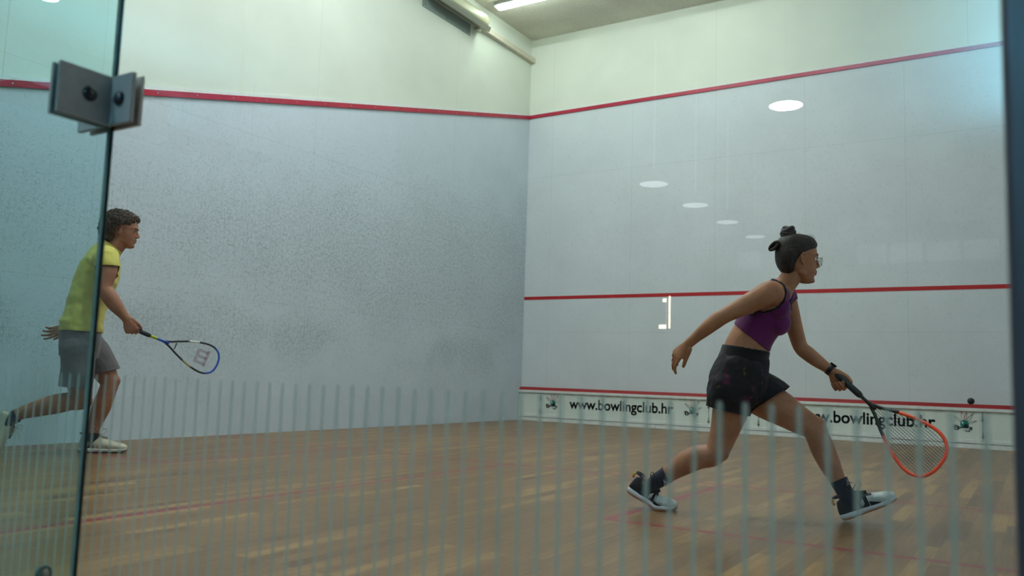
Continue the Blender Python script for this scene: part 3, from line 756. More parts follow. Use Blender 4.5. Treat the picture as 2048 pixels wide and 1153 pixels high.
m_skin_m = skin('tanned_skin', srgb(168, 118, 90), srgb(150, 98, 72)); m_skin_w = skin('light_tanned_skin', srgb(178, 124, 90), srgb(158, 104, 72))
m_lid = simple('eyelid_skin', srgb(140, 92, 70), .5); m_lip = simple('lip_skin', srgb(140, 72, 62), .45)
m_eye = simple('eye_white', srgb(214, 208, 200), .2, var=.02); m_iris = simple('iris_dark', srgb(40, 28, 20), .15)
def hair_mat(name, a, b_, sc_=(1, 1, 1)):
    t = NT(name); c = t.coord(); n = t.noise(t.mapping(c, sc_), 60, 4, .6)
    return t.done(t.bsdf(t.mix(t.ramp(n, .3, .7), a, b_), .5, 0, .35, bump=n, bstr=.5))
m_hair_m = hair_mat('curly_brown_hair', srgb(58, 44, 34), srgb(98, 78, 60)); m_hair_w = hair_mat('dark_brown_hair', srgb(28, 25, 26), srgb(54, 45, 42), (1, 1, 1))
def cloth(name, col, col2, sc_=6):
    t = NT(name); c = t.coord(); n = t.noise(c, sc_, 4); n2 = t.noise(c, 500, 2)
    return t.done(t.bsdf(t.mix(t.ramp(n, .3, .7), col, col2), .85, 0, .2, bump=n2, bstr=.25, Sheen_Weight=.2))

# ---- racket in its own plane: origin at butt, x along handle, y across
def racket(label, O, X, Y, L_=.686, mats=None, head_w=.104, strings='dark', logo=False, name='squash_racket'):
    X = X.normalized(); Y = (Y-X*Y.dot(X)).normalized(); Z = X.cross(Y)
    t = bpy.data.objects.new(name, None); sc.collection.objects.link(t); t['label'] = label; t['category'] = 'racket'; t['group'] = 'squash rackets'
    t.matrix_world = Matrix.Translation(O) @ Matrix((X, Y, Z)).transposed().to_4x4()
    # frame outline: teardrop from the fork at x=.335
    half = [(.335, .006), (.37, .020), (.41, .042), (.46, .066), (.51, .086), (.56, .099), (.60, .1035), (.635, .096), (.665, .074), (.681, .040), (.686, .0)]
    x0 = mats.get('fork', .335); fx = lambda x: x0+(x-.335)*(.686-x0)/.351
    half = [(fx(x), y) for x, y in half]
    up = catmull(half, 5); k = head_w/.1035
    loop = [Vector((x, y*k, 0)) for x, y in up]+[Vector((x, -y*k, 0)) for x, y in up[::-1][1:]]
    segs = mats['segments']   # list of (start fraction, end fraction, material, name)
    n = len(loop)
    for a, b_, m_, nm in segs:
        i0, i1 = int(a*(n-1)), int(b_*(n-1))
        rr = mats.get('rr', .0043)
        bm = tube(BM(), loop[i0:i1+1], rr, 10, flat=1.7, ref=(0, 0, 1)); bm2 = bm
        obj(nm, bm, m_, t, True)
    obj('shaft', tube(BM(), [(.17, 0, 0), (.20, 0, 0), (.215, 0, 0), (x0-.025, 0, 0), (x0+.01, 0, 0)], [.010, .0085, .008, .009, .012], 12, flat=1.0), mats['shaft'], t, True)
    if mats.get('collar'): obj('collar', tube(BM(), [(.185, 0, 0), (.235, 0, 0)], .0105, 12), mats['collar'], t, True)
    # grip with spiral wrap
    pts = [(-.0, 0, 0), (.004, 0, 0), (.01, 0, 0), (.09, 0, 0), (.17, 0, 0), (.185, 0, 0), (.19, 0, 0)]; rad = [.010, .0165, .0150, .0148, .0158, .0125, .009]
    bm = tube(BM(), [Vector(p) for p in pts], rad, 12)
    obj('grip', bm, mats['grip'], t, True)
    sp = [Vector((.012+.155*i/120, .0155*cos(i*.62), .0155*sin(i*.62))) for i in range(121)]
    obj('grip_wrap', tube(BM(), sp, .0012, 5), mats['grip'], t, True)
    # yoke
    obj('throat', tube(BM(), [(x0-.005, 0, 0), (x0+.017, .0, 0), (x0+.027, 0, 0)], [.010, .010, .004], 8), mats['shaft'], t, True)
    # strings
    def width(x):
        for (x0, y0), (x1, y1) in zip(up[:-1], up[1:]):
            if x0 <= x <= x1: return (y0+(y1-y0)*(x-x0)/max(x1-x0, 1e-6))*k
        return 0
    def xrange_(y):
        xs = [x for x, yy in up if yy*k >= abs(y)]; return (min(xs), max(xs)) if xs else (0, 0)
    bm = BM(); bmx = BM(); red = BM()
    for i in range(-8, 9):
        y = i*.0112; a, b_ = xrange_(y)
        if b_-a > .02: tube(bm, [(a, y, 0), (b_, y, 0)], mats['sr'], 5)
    for i in range(int((.672-fx(.40))/.0142)+1):
        x = fx(.40)+i*.0142; w_ = width(x)
        if w_ > .012: tube(bmx, [(x, -w_, .0008), (x, w_, .0008)], mats['sr']*mats.get('crossk', 1.0), 5)
    s1 = obj('main_strings', bm, mats['string'], t); s2 = obj('cross_strings', bmx, mats.get('cross', mats['string']), t)
    if logo:
        # stencilled gridded letter on the strings
        def rect(x0, x1, y0, y1):
            for i in range(9):
                y = y0+(y1-y0)*i/8
                if i % 2 == 0 or True: tube(red, [(x0, y, .0012), (x1, y, .0012)], .0011, 4)
            m_ = max(2, int((x1-x0)/.0068))
            for j in range(m_+1):
                x = x0+(x1-x0)*j/m_; tube(red, [(x, y0, .0014), (x, y1, .0014)], .0009, 4)
        for r_ in mats['logo']: 
            xa, xb2, y0, y1 = r_
            ny = max(2, int(abs(y1-y0)/.0062))
            for i in range(ny+1):
                y = y0+(y1-y0)*i/ny; tube(red, [(xa, y, .0012), (xb2, y, .0012)], .0008, 4)
            nx = max(2, int(abs(xb2-xa)/.0062))
            for j in range(nx+1):
                x = xa+(xb2-xa)*j/nx; tube(red, [(x, y0, .0014), (x, y1, .0014)], .0008, 4)
        o = obj('string_logo', red, mats['logomat'], t); o['label'] = 'red stencilled emblem on the strings'
        b = BM(); 
        for q in range(7): lathe(b, [(.001, -.005), (.0042, -.003), (.0042, .003), (.001, .005)], (fx(.400), -.021+.007*q, 0), 10)
        obj('vibration_damper', b, mats['damper'], t, True)
    return t

# ---- shoe: local x heel->toe, y across, z up, ankle above x=.055
def shoe_profile(L_, w_=1.0):
    # x, half width, sole bottom, sole top, upper top, toe scale
    return [(0.0, .024, .012, .032, .056), (.012, .034, .003, .030, .092), (.04, .039, 0, .028, .102), (.08, .038, 0, .026, .102), (.115, .040, 0, .025, .094), (.15, .046, 0, .024, .084),
            (.19, .051, 0, .023, .072), (.225, .049, .001, .023, .063), (.255, .041, .004, .024, .055), (.275, .026, .010, .028, .042)]
def bendf(bend, xb=.185):
    def f(p):
        # heel side rotates up about the ball
        x, y, z = p
        if x >= xb: return Vector((x, y, z))
        k = min(1, (xb-x)/.045); a = bend*k
        dx, dz = x-xb, z
        return Vector((xb+dx*cos(a)+dz*sin(a)*1.0, y, -dx*sin(a)+dz*cos(a)))
    return f
def shoe(M, parent, mats, bend=0.0, s=1.0, style='white', left=False, label=None):
    F = bendf(bend); T = lambda p: M @ (F(Vector(p)) * s)
    pr = catmull(shoe_profile(.28), 3)
    def ring(x, hw, z0, z1, e, n=20, yc=0):
        out = []
        for j in range(n):
            a = 2*pi*j/n; ca, sa = cos(a), sin(a)
            out.append((x, yc+hw*math.copysign(abs(ca)**(2/e), ca), (z0+z1)/2+(z1-z0)/2*math.copysign(abs(sa)**(2/e), sa)))
        return out
    sgn = -1 if left else 1
    yc = lambda x: sgn*.008*max(0, (x-.12)/.16)
    b = BM(); rings_mesh(b, [[T(p) for p in ring(x, hw+.002, zb+.006, zt+.004, 5, 24, yc(x))] for x, hw, zb, zt, zu in pr])
    sole = obj('midsole', b, mats['mid'], parent, True)
    b = BM(); rings_mesh(b, [[T(p) for p in ring(x, hw+.001, zb, zb+.009, 4, 24, yc(x))] for x, hw, zb, zt, zu in pr]); obj('outsole', b, mats['out'], sole, True)
    # upper
    b = BM()
    rings = []
    for x, hw, zb, zt, zu in pr:
        r_ = []
        for j in range(24):
            a = 2*pi*j/24; ca, sa = cos(a), sin(a); nar = 1-.42*max(sa, 0)*(1 if x < .2 else .6)
            r_.append(T((x, yc(x)+hw*.97*nar*math.copysign(abs(ca)**.75, ca), (zt-.006+zu)/2+(zu-zt+.006)/2*math.copysign(abs(sa)**.8, sa))))
        rings.append(r_)
    rings_mesh(b, rings); up = obj('upper', b, mats['upper'], parent, True)
    # collar
    cl = [T((.050+.044*cos(a), .028*sin(a), .104+.010*(cos(a) < -.3)-.004*cos(a))) for a in [2*pi*i/20 for i in range(20)]]
    b = tube(BM(), cl, .006, 8, closed=True); obj('collar', b, mats['collar'], up, True)
    # tongue, laces
    b = tube(BM(), [T((.088, 0, .116)), T((.105, 0, .105)), T((.13, 0, .093)), T((.16, 0, .083))], .014, 8, flat=.5, ref=None); obj('tongue', b, mats['collar'], up, True)
    b = BM()
    for i in range(6):
        x = .098+i*.0155; z = .1055-i*.0066
        tube(b, [T((x-.004, -.024, z-.016)), T((x, -.012, z+.001)), T((x+.003, 0, z+.004)), T((x, .012, z+.001)), T((x-.004, .024, z-.016))], .0024, 6)
    ext = mats.get('loops', 1.0)
    for lp in (((.095, .0, .092), (.075, -.02, .125), (.082, -.045, .150), (.100, -.035, .130), (.10, -.01, .10)), ((.098, .0, .092), (.13, -.03, .125), (.155, -.05, .135), (.150, -.03, .11), (.115, -.008, .092)),
               ((.097, 0, .092), (.12, -.035, .098), (.135, -.05, .080)), ((.097, 0, .092), (.09, -.04, .118), (.085, -.052, .125))):
        P = [(.097+(x-.097)*ext, y, .108+(z-.092)*ext) for x, y, z in lp]
        tube(b, [T(tuple(q)) for q in catmull(P, 4)], .0019, 6)
    obj('laces', b, mats['lace'], parent, True)
    if style == 'court':   # black quarter with white vamp
        def patch(nm, poly, mat, sides=(-1, 1), off=.0025):
            for sd in sides:
                bm = BM()
                # small quads laid over the upper side
                for (xa, xb_, za, zb_, zc, zd) in poly:
                    N = 6; M_ = 5; g = []
                    for i in range(N+1):
                        row = []
                        for j in range(M_+1):
                            x = xa+(xb_-xa)*i/N; lo = za+(zb_-za)*i/N; hi = zc+(zd-zc)*i/N; h = lo+(hi-lo)*j/M_
                            q = min(pr, key=lambda r: abs(r[0]-x)); hw, zt, zu = q[1], q[3], q[4]
                            sa = max(-1, min(1, (h-(zt-.006+zu)/2)/((zu-zt+.006)/2))); sa = math.copysign(abs(sa)**(1/.8), sa); ca = sqrt(max(0, 1-sa*sa))
                            nar = 1-.42*max(sa, 0)*(1 if x < .2 else .6)
                            row.append(bm.verts.new(T((x, yc(x)+sd*(hw*.97*nar*abs(ca)**.75+off), h))))
                        g.append(row)
                    for i in range(N):
                        for j in range(M_): bm.faces.new((g[i][j], g[i+1][j], g[i+1][j+1], g[i][j+1]) if sd > 0 else (g[i][j], g[i][j+1], g[i+1][j+1], g[i+1][j]))
                bmesh.ops.solidify(bm, geom=bm.faces[:], thickness=.002)
                obj(nm, bm, mat, up, True)
        patch('toe_overlay', [(.150, .235, .024, .024, .076, .058)], mats['white'])
        patch('window_patch', [(.116, .132, .034, .046, .056, .072)], mats['white'], off=.003)
        patch('side_overlay', [(.155, .205, .024, .024, .050, .028)], mats['collar'], off=.0045)
        patch('eyestay', [(.134, .152, .026, .034, .080, .080)], mats['collar'], off=.0045)
        b = BM(); rings = []
        for x, hw, zb, zt, zu in [q for q in pr if q[0] > .17]:
            r_ = []
            for j in range(24):
                a = 2*pi*j/24; ca, sa = cos(a), sin(a); nar = 1-.42*max(sa, 0)*(1 if x < .2 else .6)
                r_.append(T((x+.0015, yc(x)+(hw*.97+.002)*nar*math.copysign(abs(ca)**.75, ca), (zt-.006+zu)/2+((zu-zt+.006)/2+.002)*math.copysign(abs(sa)**.8, sa))))
            rings.append(r_)
        rings_mesh(b, rings); obj('toe_box', b, mats['white'], up, True)
        b = BM(); tube(b, [T((-.002, 0, .084)), T((-.007, 0, .096)), T((-.004, 0, .108)), T((.004, 0, .108))], .006, 8); o = obj('heel_tab', b, mats['tab'], up, True); o['label'] = 'yellow heel pull tab'
    else:
        b = BM()
        for i in range(3):
            for sd in (-1, 1):
                x = .09+i*.024
                tube(b, [T((x-.012, sd*.0365, .028)), T((x+.002, sd*.036, .045)), T((x+.014, sd*.026, .064-i*.004))], .0022, 6)
        obj('side_stripes', b, mats['stripe'], up, True)
# ------------------------------------------------------------------ woman
WF = Fig((5.288, -6.546, 0), (.985, .173)); A = WF.at
woman = thing('person', 'woman in purple crop top and dark patterned shorts lunging with an orange racket', 'person', WF.B, WF.rz)
def V(*a): return Vector(a)
n_ = lambda v: Vector(v).normalized()
tw = n_((-.22, 1, 0)); tw2 = n_((-.30, 1, 0))       # hips and shoulders turned a little away
hipR, hipL = A(1468, 775, -.085), A(1500, 778, .085)
neck0, head0 = A(1571, 578, .0), A(1596, 522, .0)
rows = [(A(1470, 795, 0), .120, .090, tw), (A(1474, 768, 0), .158, .118, tw), (A(1484, 735, 0), .150, .112, tw), (A(1491, 702, 0), .126, .106, tw), (A(1505, 670, 0), .122, .097, tw2), (A(1523, 640, 0), .134, .100, tw2),
        (A(1538, 612, 0), .142, .100, tw2), (A(1550, 592, 0), .128, .080, tw2), (A(1561, 580, 0), .080, .062, tw2), (A(1570, 570, 0), .052, .052, tw2)]
wb = BM(); torso(wb, rows)
limb(wb, [(A(1557, 590, 0), .056), (A(1571, 570, 0), .050), (A(1583, 552, 0), .049), (A(1590, 535, 0), .050)], 3)
# bust, glutes, shoulder blades
for off in (-.055, .06): ball_(wb, A(1556, 646, off), .056, .060, .058)
for off in (-.075, .07): ball_(wb, A(1457, 778, off), .094, .090, .098)
shR, shL = A(1541, 585, -.150), A(1570, 592, .165)
elR, wrR = A(1449, 632, -.20), A(1377, 688, -.20)
elL, wrL = A(1601, 694, .20), A(1664, 743, .172)
limb(wb, [(A(1556, 592, -.085), .052), (shR, .056), (A(1518, 597, -.165), .053), (A(1490, 611, -.18), .046), (A(1466, 623, -.19), .040), (elR, .037), (A(1434, 641, -.20), .038), (A(1415, 656, -.20), .034), (A(1392, 675, -.20), .026), (wrR, .0235)])
limb(wb, [(A(1566, 592, .10), .050), (shL, .052), (A(1579, 622, .175), .047), (A(1590, 660, .19), .040), (elL, .036), (A(1616, 708, .185), .037), (A(1634, 722, .175), .033), (A(1652, 735, .173), .026), (wrL, .0235)])
# deltoid / armpit fillers
ball_(wb, A(1546, 590, -.145), .056, .045, .052); ball_(wb, A(1556, 612, -.11), .05, .04, .06)
# legs
kR, aR = A(1434, 902, -.085), A(1298, 968, -.075)
limb(wb, [(hipR, .098), (A(1464, 806, -.085), .092), (A(1457, 835, -.085), .080), (A(1447, 868, -.085), .066), (kR, .056), (A(1421, 912, -.085), .055), (A(1398, 915, -.083), .057), (A(1374, 925, -.08), .056), (A(1350, 940, -.078), .046), (A(1325, 956, -.076), .036), (aR, .032), (A(1283, 982, -.075), .030)], 4)
kL, aL = A(1627, 858, .105), A(1696, 992, .075)
limb(wb, [(hipL, .098), (A(1530, 800, .09), .092), (A(1562, 818, .10), .084), (A(1594, 838, .105), .070), (kL, .058), (A(1636, 876, .105), .055), (A(1646, 900, .10), .056), (A(1660, 930, .09), .050), (A(1674, 958, .082), .038), (A(1688, 982, .077), .032), (aL, .031), (A(1703, 1010, .075), .030)], 4)
for c, k in ((A(1440, 906, -.085), .044), (A(1634, 852, .105), .045)): ball_(wb, c, k)
Rh = head_frame((.90, .42, -.06), (.10, 0, 1))
head(wb, head0, Rh, .97, True)
# hands
hand(wb, wrR, (-.74, .10, -.72), (.35, .85, -.45), 1, [(.25, .45, .35), (.35, .55, .4), (.5, .7, .5), (.6, .8, .5)], (.35, .4), .96, .10, .0235)
hd = A(1884, 938, .11)-A(1672, 752, .145); hd.normalize()
gripL = A(1686, 764, .145)
dL = n_(V(.50, .05, -.85)); nL = n_(V(-.12, -1, -.10))
hand(wb, wrL, dL, nL, -1, [(1.0, 1.25, .8), (1.1, 1.25, .8), (1.15, 1.3, .8), (1.2, 1.3, .8)], (.55, .6), .94, .02, .0235)
wbody = voxel(wb, .0036, 4, .5)
body_w = obj('body', copybm(wbody), m_skin_w, woman, True)
face_parts(body_w, head0, Rh, .97, m_hair_w, True)
# crop top: tight, taken from the body surface
cU = (A(1561, 576, 0)-A(1495, 700, 0)).normalized()       # spine direction
hemC = A(1503, 676, 0)
front = Vector((cU.z, 0, -cU.x)); 
def top_fn(p):
    q = p-hemC; h = q.dot(cU); fr = q.dot(front)
    if h < .004-fr*.22 or h > .37 or abs(fr) > .19: return False
    lat = abs((p-(hemC+cU*h)).dot(tw2))
    k = max(0, min(1, (h-.125)/.05)); lim = .175*(1-k)+(.110+max(0, fr-.01)*.9)*k
    for s0, s1, s2 in ((shR, elR, wrR), (shL, elL, wrL)):
        for q0, q1, rr in ((s0.lerp(s1, .30), s1, .075), (s1, s2, .06), (s2, s2+(s2-s1), .06)):
            e_ = q1-q0; tt = max(0, min(1, (p-q0).dot(e_)/e_.length_squared))
            if (p-(q0+e_*tt)).length < rr and h < .30 and (abs(fr) > .02 or lat > .13): return False
    if lat > lim: return False
    nk = A(1570, 572, 0)
    ax_ = (A(1583, 552, 0)-A(1561, 586, 0)).normalized(); w_ = p-nk; rad_ = (w_-ax_*w_.dot(ax_)).length
    if h > .20 and rad_ < .066+max(0, fr)*.25: return False
    return True
tb = keep(copybm(wbody), top_fn)
def boundary_loops(bm):
    used = set(); out = []
    for e in bm.edges:
        if not e.is_boundary or e in used: continue
        v0 = e.verts[0]; v = e.other_vert(v0); lp = [v0.co.copy(), v.co.copy()]; used.add(e)
        while v != v0:
            nx = [x for x in v.link_edges if x.is_boundary and x not in used]
            if not nx: break
            used.add(nx[0]); v = nx[0].other_vert(v)
            if v != v0: lp.append(v.co.copy())
        for _ in range(14): lp = [(lp[i-1]+lp[i]*2+lp[(i+1) % len(lp)])/4 for i in range(len(lp))]
        out.append(lp)
    return out
# keep only the largest connected piece
def biggest(bm, mn=400):
    seen = set(); best = []
    for f in bm.faces:
        if f in seen: continue
        st = [f]; comp = []; seen.add(f)
        while st:
            g = st.pop(); comp.append(g)
            for e in g.edges:
                for h in e.link_faces:
                    if h not in seen: seen.add(h); st.append(h)
        if len(comp) > len(best): best = comp
    bs = set(best); bmesh.ops.delete(bm, geom=[f for f in bm.faces if f not in bs], context='FACES')
    bmesh.ops.delete(bm, geom=[v for v in bm.verts if not v.link_faces], context='VERTS'); return bm
tb = biggest(tb)
displace(tb, lambda c, n: .0055+.0018*noise.noise(c*22))
loops_t = boundary_loops(tb)
thicken(tb, .004)
m_top = cloth('plum_jersey', srgb(110, 36, 98), srgb(88, 28, 84), 5)
crop = obj('crop_top', tb, m_top, woman, True)
b = BM()
for lp in loops_t:
    cz = sum(((p-hemC).dot(cU) for p in lp))/len(lp)
    if len(lp) > 70 and cz > .06: tube(b, lp[::2], .0050, 6, closed=True)
o = obj('armhole_trim', b, cloth('black_binding', srgb(26, 22, 34), srgb(20, 18, 26)), crop, True)
# shorts
m_short = NT('dark_floral_print'); _c = m_short.coord()
_a = m_short.ramp(m_short.noise(m_short.mapping(_c, (1, 1, 1)), 11, 5, .65), .56, .68); _b = m_short.ramp(m_short.noise(m_short.mapping(_c, (1, 1, 1), loc=(3, 1, 7)), 13, 4, .6), .63, .72); _d = m_short.ramp(m_short.noise(m_short.mapping(_c, (1, 1, 1), loc=(9, 4, 2)), 12, 4, .6), .60, .70)
_col = m_short.mix(_a, srgb(24, 22, 27), srgb(104, 30, 70)); _col = m_short.mix(_b, _col, srgb(112, 104, 38)); _col = m_short.mix(_d, _col, srgb(44, 42, 70))
m_short = m_short.done(m_short.bsdf(_col, .7, 0, .3, bump=m_short.noise(_c, 40, 3), bstr=.2))
b = BM()
rs = [(A(1466, 800, 0), .15, .112, tw), (A(1474, 768, 0), .178, .140, tw), (A(1485, 733, 0), .168, .126, tw), (A(1489, 712, 0), .136, .116, tw), (A(1492, 697, 0), .130, .110, tw)]
torso(b, rs)
for off in (-.078, .072): ball_(b, A(1459, 782, off), .108, .100, .112)
limb(b, [(A(1470, 775, -.085), .118), (A(1462, 800, -.088), .118), (A(1455, 822, -.088), .112), (A(1450, 842, -.088), .110)], 4)
limb(b, [(A(1500, 775, .085), .116), (A(1528, 793, .092), .114), (A(1550, 808, .096), .112), (A(1574, 824, .10), .110)], 4)
sb = voxel(b, .0055, 5); nbn = (cU*.6+V(-.05, 0, 1)).normalized()
cR = A(1453, 821, -.088); nR = A(1450, 842, -.088)-A(1458, 805, -.088); cL = A(1541, 800, .096); nL_ = V(.60, 0, -.80)
cut(sb, cR, nR, .17); cut(sb, cL, nL_, .23); cut(sb, A(1490, 712, 0), nbn, .22)
displace(sb, lambda c, n: .005*noise.noise(Vector((c.x*14, c.y*9, c.z*10)))+.003*noise.noise(c*30)+(.006*sin(c.x*60+c.z*35)*max(0, min(1, (.62-c.z)/.1))))
thicken(sb, .003)
shorts_w = obj('shorts', sb, m_short, woman, True)
wbnd = keep(copybm(wbody), lambda p: abs((p-A(1490, 709, 0)).dot(nbn)) < .026 and (p-A(1490, 709, 0)).length < .24)
wbnd = biggest(wbnd); displace(wbnd, lambda c, n: .0085); thicken(wbnd, .005)
o = obj('waistband', wbnd, cloth('black_elastic', srgb(24, 25, 30), srgb(18, 18, 22)), shorts_w, True); o['label'] = 'plain black elastic waistband'
# socks
m_sock = cloth('navy_knit', srgb(24, 32, 52), srgb(18, 24, 40), 60)
def sock(fig_pts, parent, mat, nm='sock'):
    b = BM(); limb(b, fig_pts, 4); b2 = voxel(b, .004, 2); return b2
b = sock([(A(1338, 948, -.076), .043), (A(1322, 958, -.076), .040), (A(1305, 968, -.075), .038), (A(1290, 980, -.075), .037), (A(1284, 988, -.075), .036)], woman, m_sock)
cut(b, A(1336, 950, -.076), A(1350, 940, -.078)-A(1322, 958, -.076), .09); thicken(b, .002); so1 = obj('sock', b, m_sock, woman, True)
b = sock([(A(1674, 955, .082), .044), (A(1683, 972, .078), .040), (A(1692, 990, .076), .038), (A(1702, 1010, .075), .037)], woman, m_sock)
cut(b, A(1677, 961, .08), A(1660, 930, .09)-A(1688, 982, .077), .09); thicken(b, .002); so2 = obj('sock', b, m_sock, woman, True)
# sock emblems
for (so, p, q) in ((so1, A(1331, 967, -.118), .018), (so2, A(1697, 966, .033), .016)):
    b = BM(); 
    for a_ in (0, 2.1, 4.2): tube(b, [p+V(q*cos(a_), 0, q*sin(a_)), p+V(q*.3*cos(a_+1), 0, q*.3*sin(a_+1)), p+V(q*.5*cos(a_+2), 0, q*.5*sin(a_+2))], .0022, 5)
    obj('sock_emblem', b, simple('pale_knit', srgb(150, 150, 160), .8), so, True)
# shoes
SW = dict(mid=simple('white_midsole', srgb(214, 216, 226), .5, var=.03), out=simple('gum_rubber', srgb(160, 104, 48), .6), upper=cloth('black_mesh', srgb(26, 26, 30), srgb(20, 20, 24), 40),
          collar=cloth('black_suede', srgb(22, 22, 25), srgb(28, 28, 32), 30), lace=simple('black_lace', srgb(26, 26, 28), .8), white=simple('white_synthetic', srgb(206, 216, 216), .45, var=.03), tab=simple('yellow_tab', srgb(206, 152, 40), .6), loops=1.0)
def basis(o, x, up, s=1.0):
    x = Vector(x).normalized(); up = Vector(up); up = (up-x*up.dot(x)).normalized(); return Matrix.Translation(o) @ Matrix((x, up.cross(x), up)).transposed().to_4x4()
shW1 = thing('tmp', 'x', 'x') ; bpy.data.objects.remove(shW1)
def shoe_root(parent):
    o = bpy.data.objects.new('shoe', None); sc.collection.objects.link(o); o.parent = parent; return o
# rear (right) shoe: ball and toe flat on the floor, heel raised
toe = A(1351, 1019, -.075); toe.z = 0
ang = math.atan2(.0, 1)
Mr = basis(V(toe.x-.258, toe.y, .0), (1, .0, 0), (0, 0, 1))
r1 = shoe_root(woman); shoe(Mr, r1, SW, bend=.43, s=.95, style='court')
# front (left) shoe: heel strike, toe up
hl_ = A(1692, 1046, .075); hl_.z = 0
al = radians(26)
Mf = basis(V(hl_.x-.012, hl_.y, .0), (cos(al), 0, sin(al)), (-sin(al), 0, cos(al)))
Mf = Matrix.Translation(V(0, 0, .0)) @ Mf
r2 = shoe_root(woman); shoe(Mf, r2, SW, bend=0.0, s=.95, style='court', left=True)
# hair: swept back cap, bun, bands
b = BM(); O = head0; s = .97; P = lambda x, y, z: O+Rh @ Vector((x, y, z))*s
rings = []
for i, (z, fr, bk, hw) in enumerate(catmull([(.134, .0, -.03, .012), (.127, .050, -.072, .046), (.108, .076, -.098, .068), (.080, .088, -.112, .079), (.050, .060, -.116, .083), (.020, .012, -.113, .082), (-.010, -.012, -.106, .077), (-.035, -.020, -.095, .068), (-.058, -.024, -.080, .052), (-.072, -.03, -.066, .03)], 3)):
    cx = (fr+bk)/2; rings.append([P(cx+(fr-bk)/2*math.copysign(abs(cos(a))**.9, cos(a)), hw*sin(a), z) for a in [2*pi*j/28 for j in range(28)]])
rings_mesh(b, rings[::-1])
hb = voxel(b, .004, 3)
def strand(c, n):
    q = Rh.transposed() @ (c-O); a_ = math.atan2(q.y, q.z-.02); r_ = math.hypot(q.y, q.z-.02)
    return .0012*noise.noise(Vector((a_*26, q.x*9, 3)))+.0010*noise.noise(c*30)
displace(hb, strand)
hair = obj('hair', hb, m_hair_w, woman, True)
b = BM(); cb = P(-.060, 0, .136)
for k in range(5):
    tube(b, [cb+Rh @ Vector(((.021+.004*sin(k))*cos(a+k), (.027)*sin(a+k), -.016+k*.0085+.004*sin(3*a+k)))*1.0 for a in [2*pi*i/22 for i in range(22)]], .0145-.0008*k, 9, closed=True)
ball_(b, cb, .032, .034, .031)
bun = obj('bun', b, m_hair_w, hair, True)
b = BM(); cb2 = P(-.108, 0, .062)
for k in range(3): tube(b, [cb2+Rh @ Vector((-.012+.010*cos(a+k)-k*.004, .024*sin(a), .018*cos(a+.5*k)))*1.0 for a in [2*pi*i/18 for i in range(18)]], .008, 8, closed=True)
obj('bun', b, m_hair_w, hair, True)
b = tube(BM(), [P(-.052+.024*cos(a), .028*sin(a), .126) for a in [2*pi*i/22 for i in range(22)]], .0055, 8, closed=True)
o = obj('hair_tie', b, simple('black_hair_tie', srgb(18, 18, 20), .6), hair, True)
b = BM(); rnd = random.Random(5)
for i in range(46):
    y0 = rnd.uniform(-.05, .05); z0 = rnd.uniform(.105, .128); x0 = rnd.uniform(-.02, .07); L1 = rnd.uniform(.02, .05)
    tube(b, [Vector(q) for q in catmull([tuple(P(x0, y0, z0-abs(y0)*.3)), tuple(P(x0-L1*.4, y0+.004, z0+.008)), tuple(P(x0-L1, y0+.003, z0+rnd.uniform(.004, .012)))], 4)], .0005, 3)
for i in range(0):
    z0 = rnd.uniform(-.07, -.02); tube(b, [P(-.08, rnd.uniform(-.04, .04), z0), P(-.10, rnd.uniform(-.04, .04), z0-.02), P(-.105, rnd.uniform(-.04, .04), z0-.035)], .0005, 3)
obj('loose_strands', b, m_hair_w, hair)
# glasses
m_gold = simple('thin_gold_wire', srgb(150, 134, 110), .3, .8); m_lens = glass_material('spectacle_lens', (.97, .98, .97, 1), 'X', 0, False)
g = BM()
for sg in (-1, 1):
    C_ = Vector((.108, sg*.033, .006))
    loop = [P(C_.x-.006*abs(sin(a))*0-(.010 if sg*cos(a) > 0 else 0)*abs(cos(a)), C_.y+.026*cos(a), C_.z+.022*sin(a)) for a in [2*pi*i/28 for i in range(28)]]
    tube(g, loop, .0011, 6, closed=True)
    tube(g, [P(.098, sg*.060, .014), P(.06, sg*.074, .018), P(.0, sg*.080, .022), P(-.016, sg*.080, .010)], .0012, 6)
tube(g, [P(.108, -.009, .010), P(.111, 0, .014), P(.108, .009, .010)], .0011, 6)
gl = obj('glasses', g, m_gold, woman, True)
for sg in (-1, 1):
    b = BM(); loop = [P(.1075-(.010 if sg*cos(a) > 0 else 0)*abs(cos(a)), sg*.033+.0255*cos(a), .006+.0215*sin(a)) for a in [2*pi*i/28 for i in range(28)]]
    rings_mesh(b, [loop, [p+Rh @ Vector((-.001, 0, 0)) for p in loop]]); obj('lens', b, m_lens, gl)
# watch
dd = (wrL-A(1634, 722, .175)).normalized(); c0 = wrL-dd*.012; fa, fb = frame_of(dd, Vector((0, 0, 1)))
m_blk = simple('black_rubber_strap', srgb(20, 20, 22), .5)
b = tube(BM(), [c0-dd*.011, c0+dd*.011], .0285, 24); wt = obj('watch', b, m_blk, woman, True)
b = BM(); mm = Matrix((dd, fb, fa)).transposed().to_4x4(); mm.translation = c0+fa*.030
box(b, -.017, .017, -.015, .015, -.005, .005, bevel=.004, M=mm); obj('watch_case', b, simple('watch_glass', srgb(16, 17, 20), .12), wt, True)
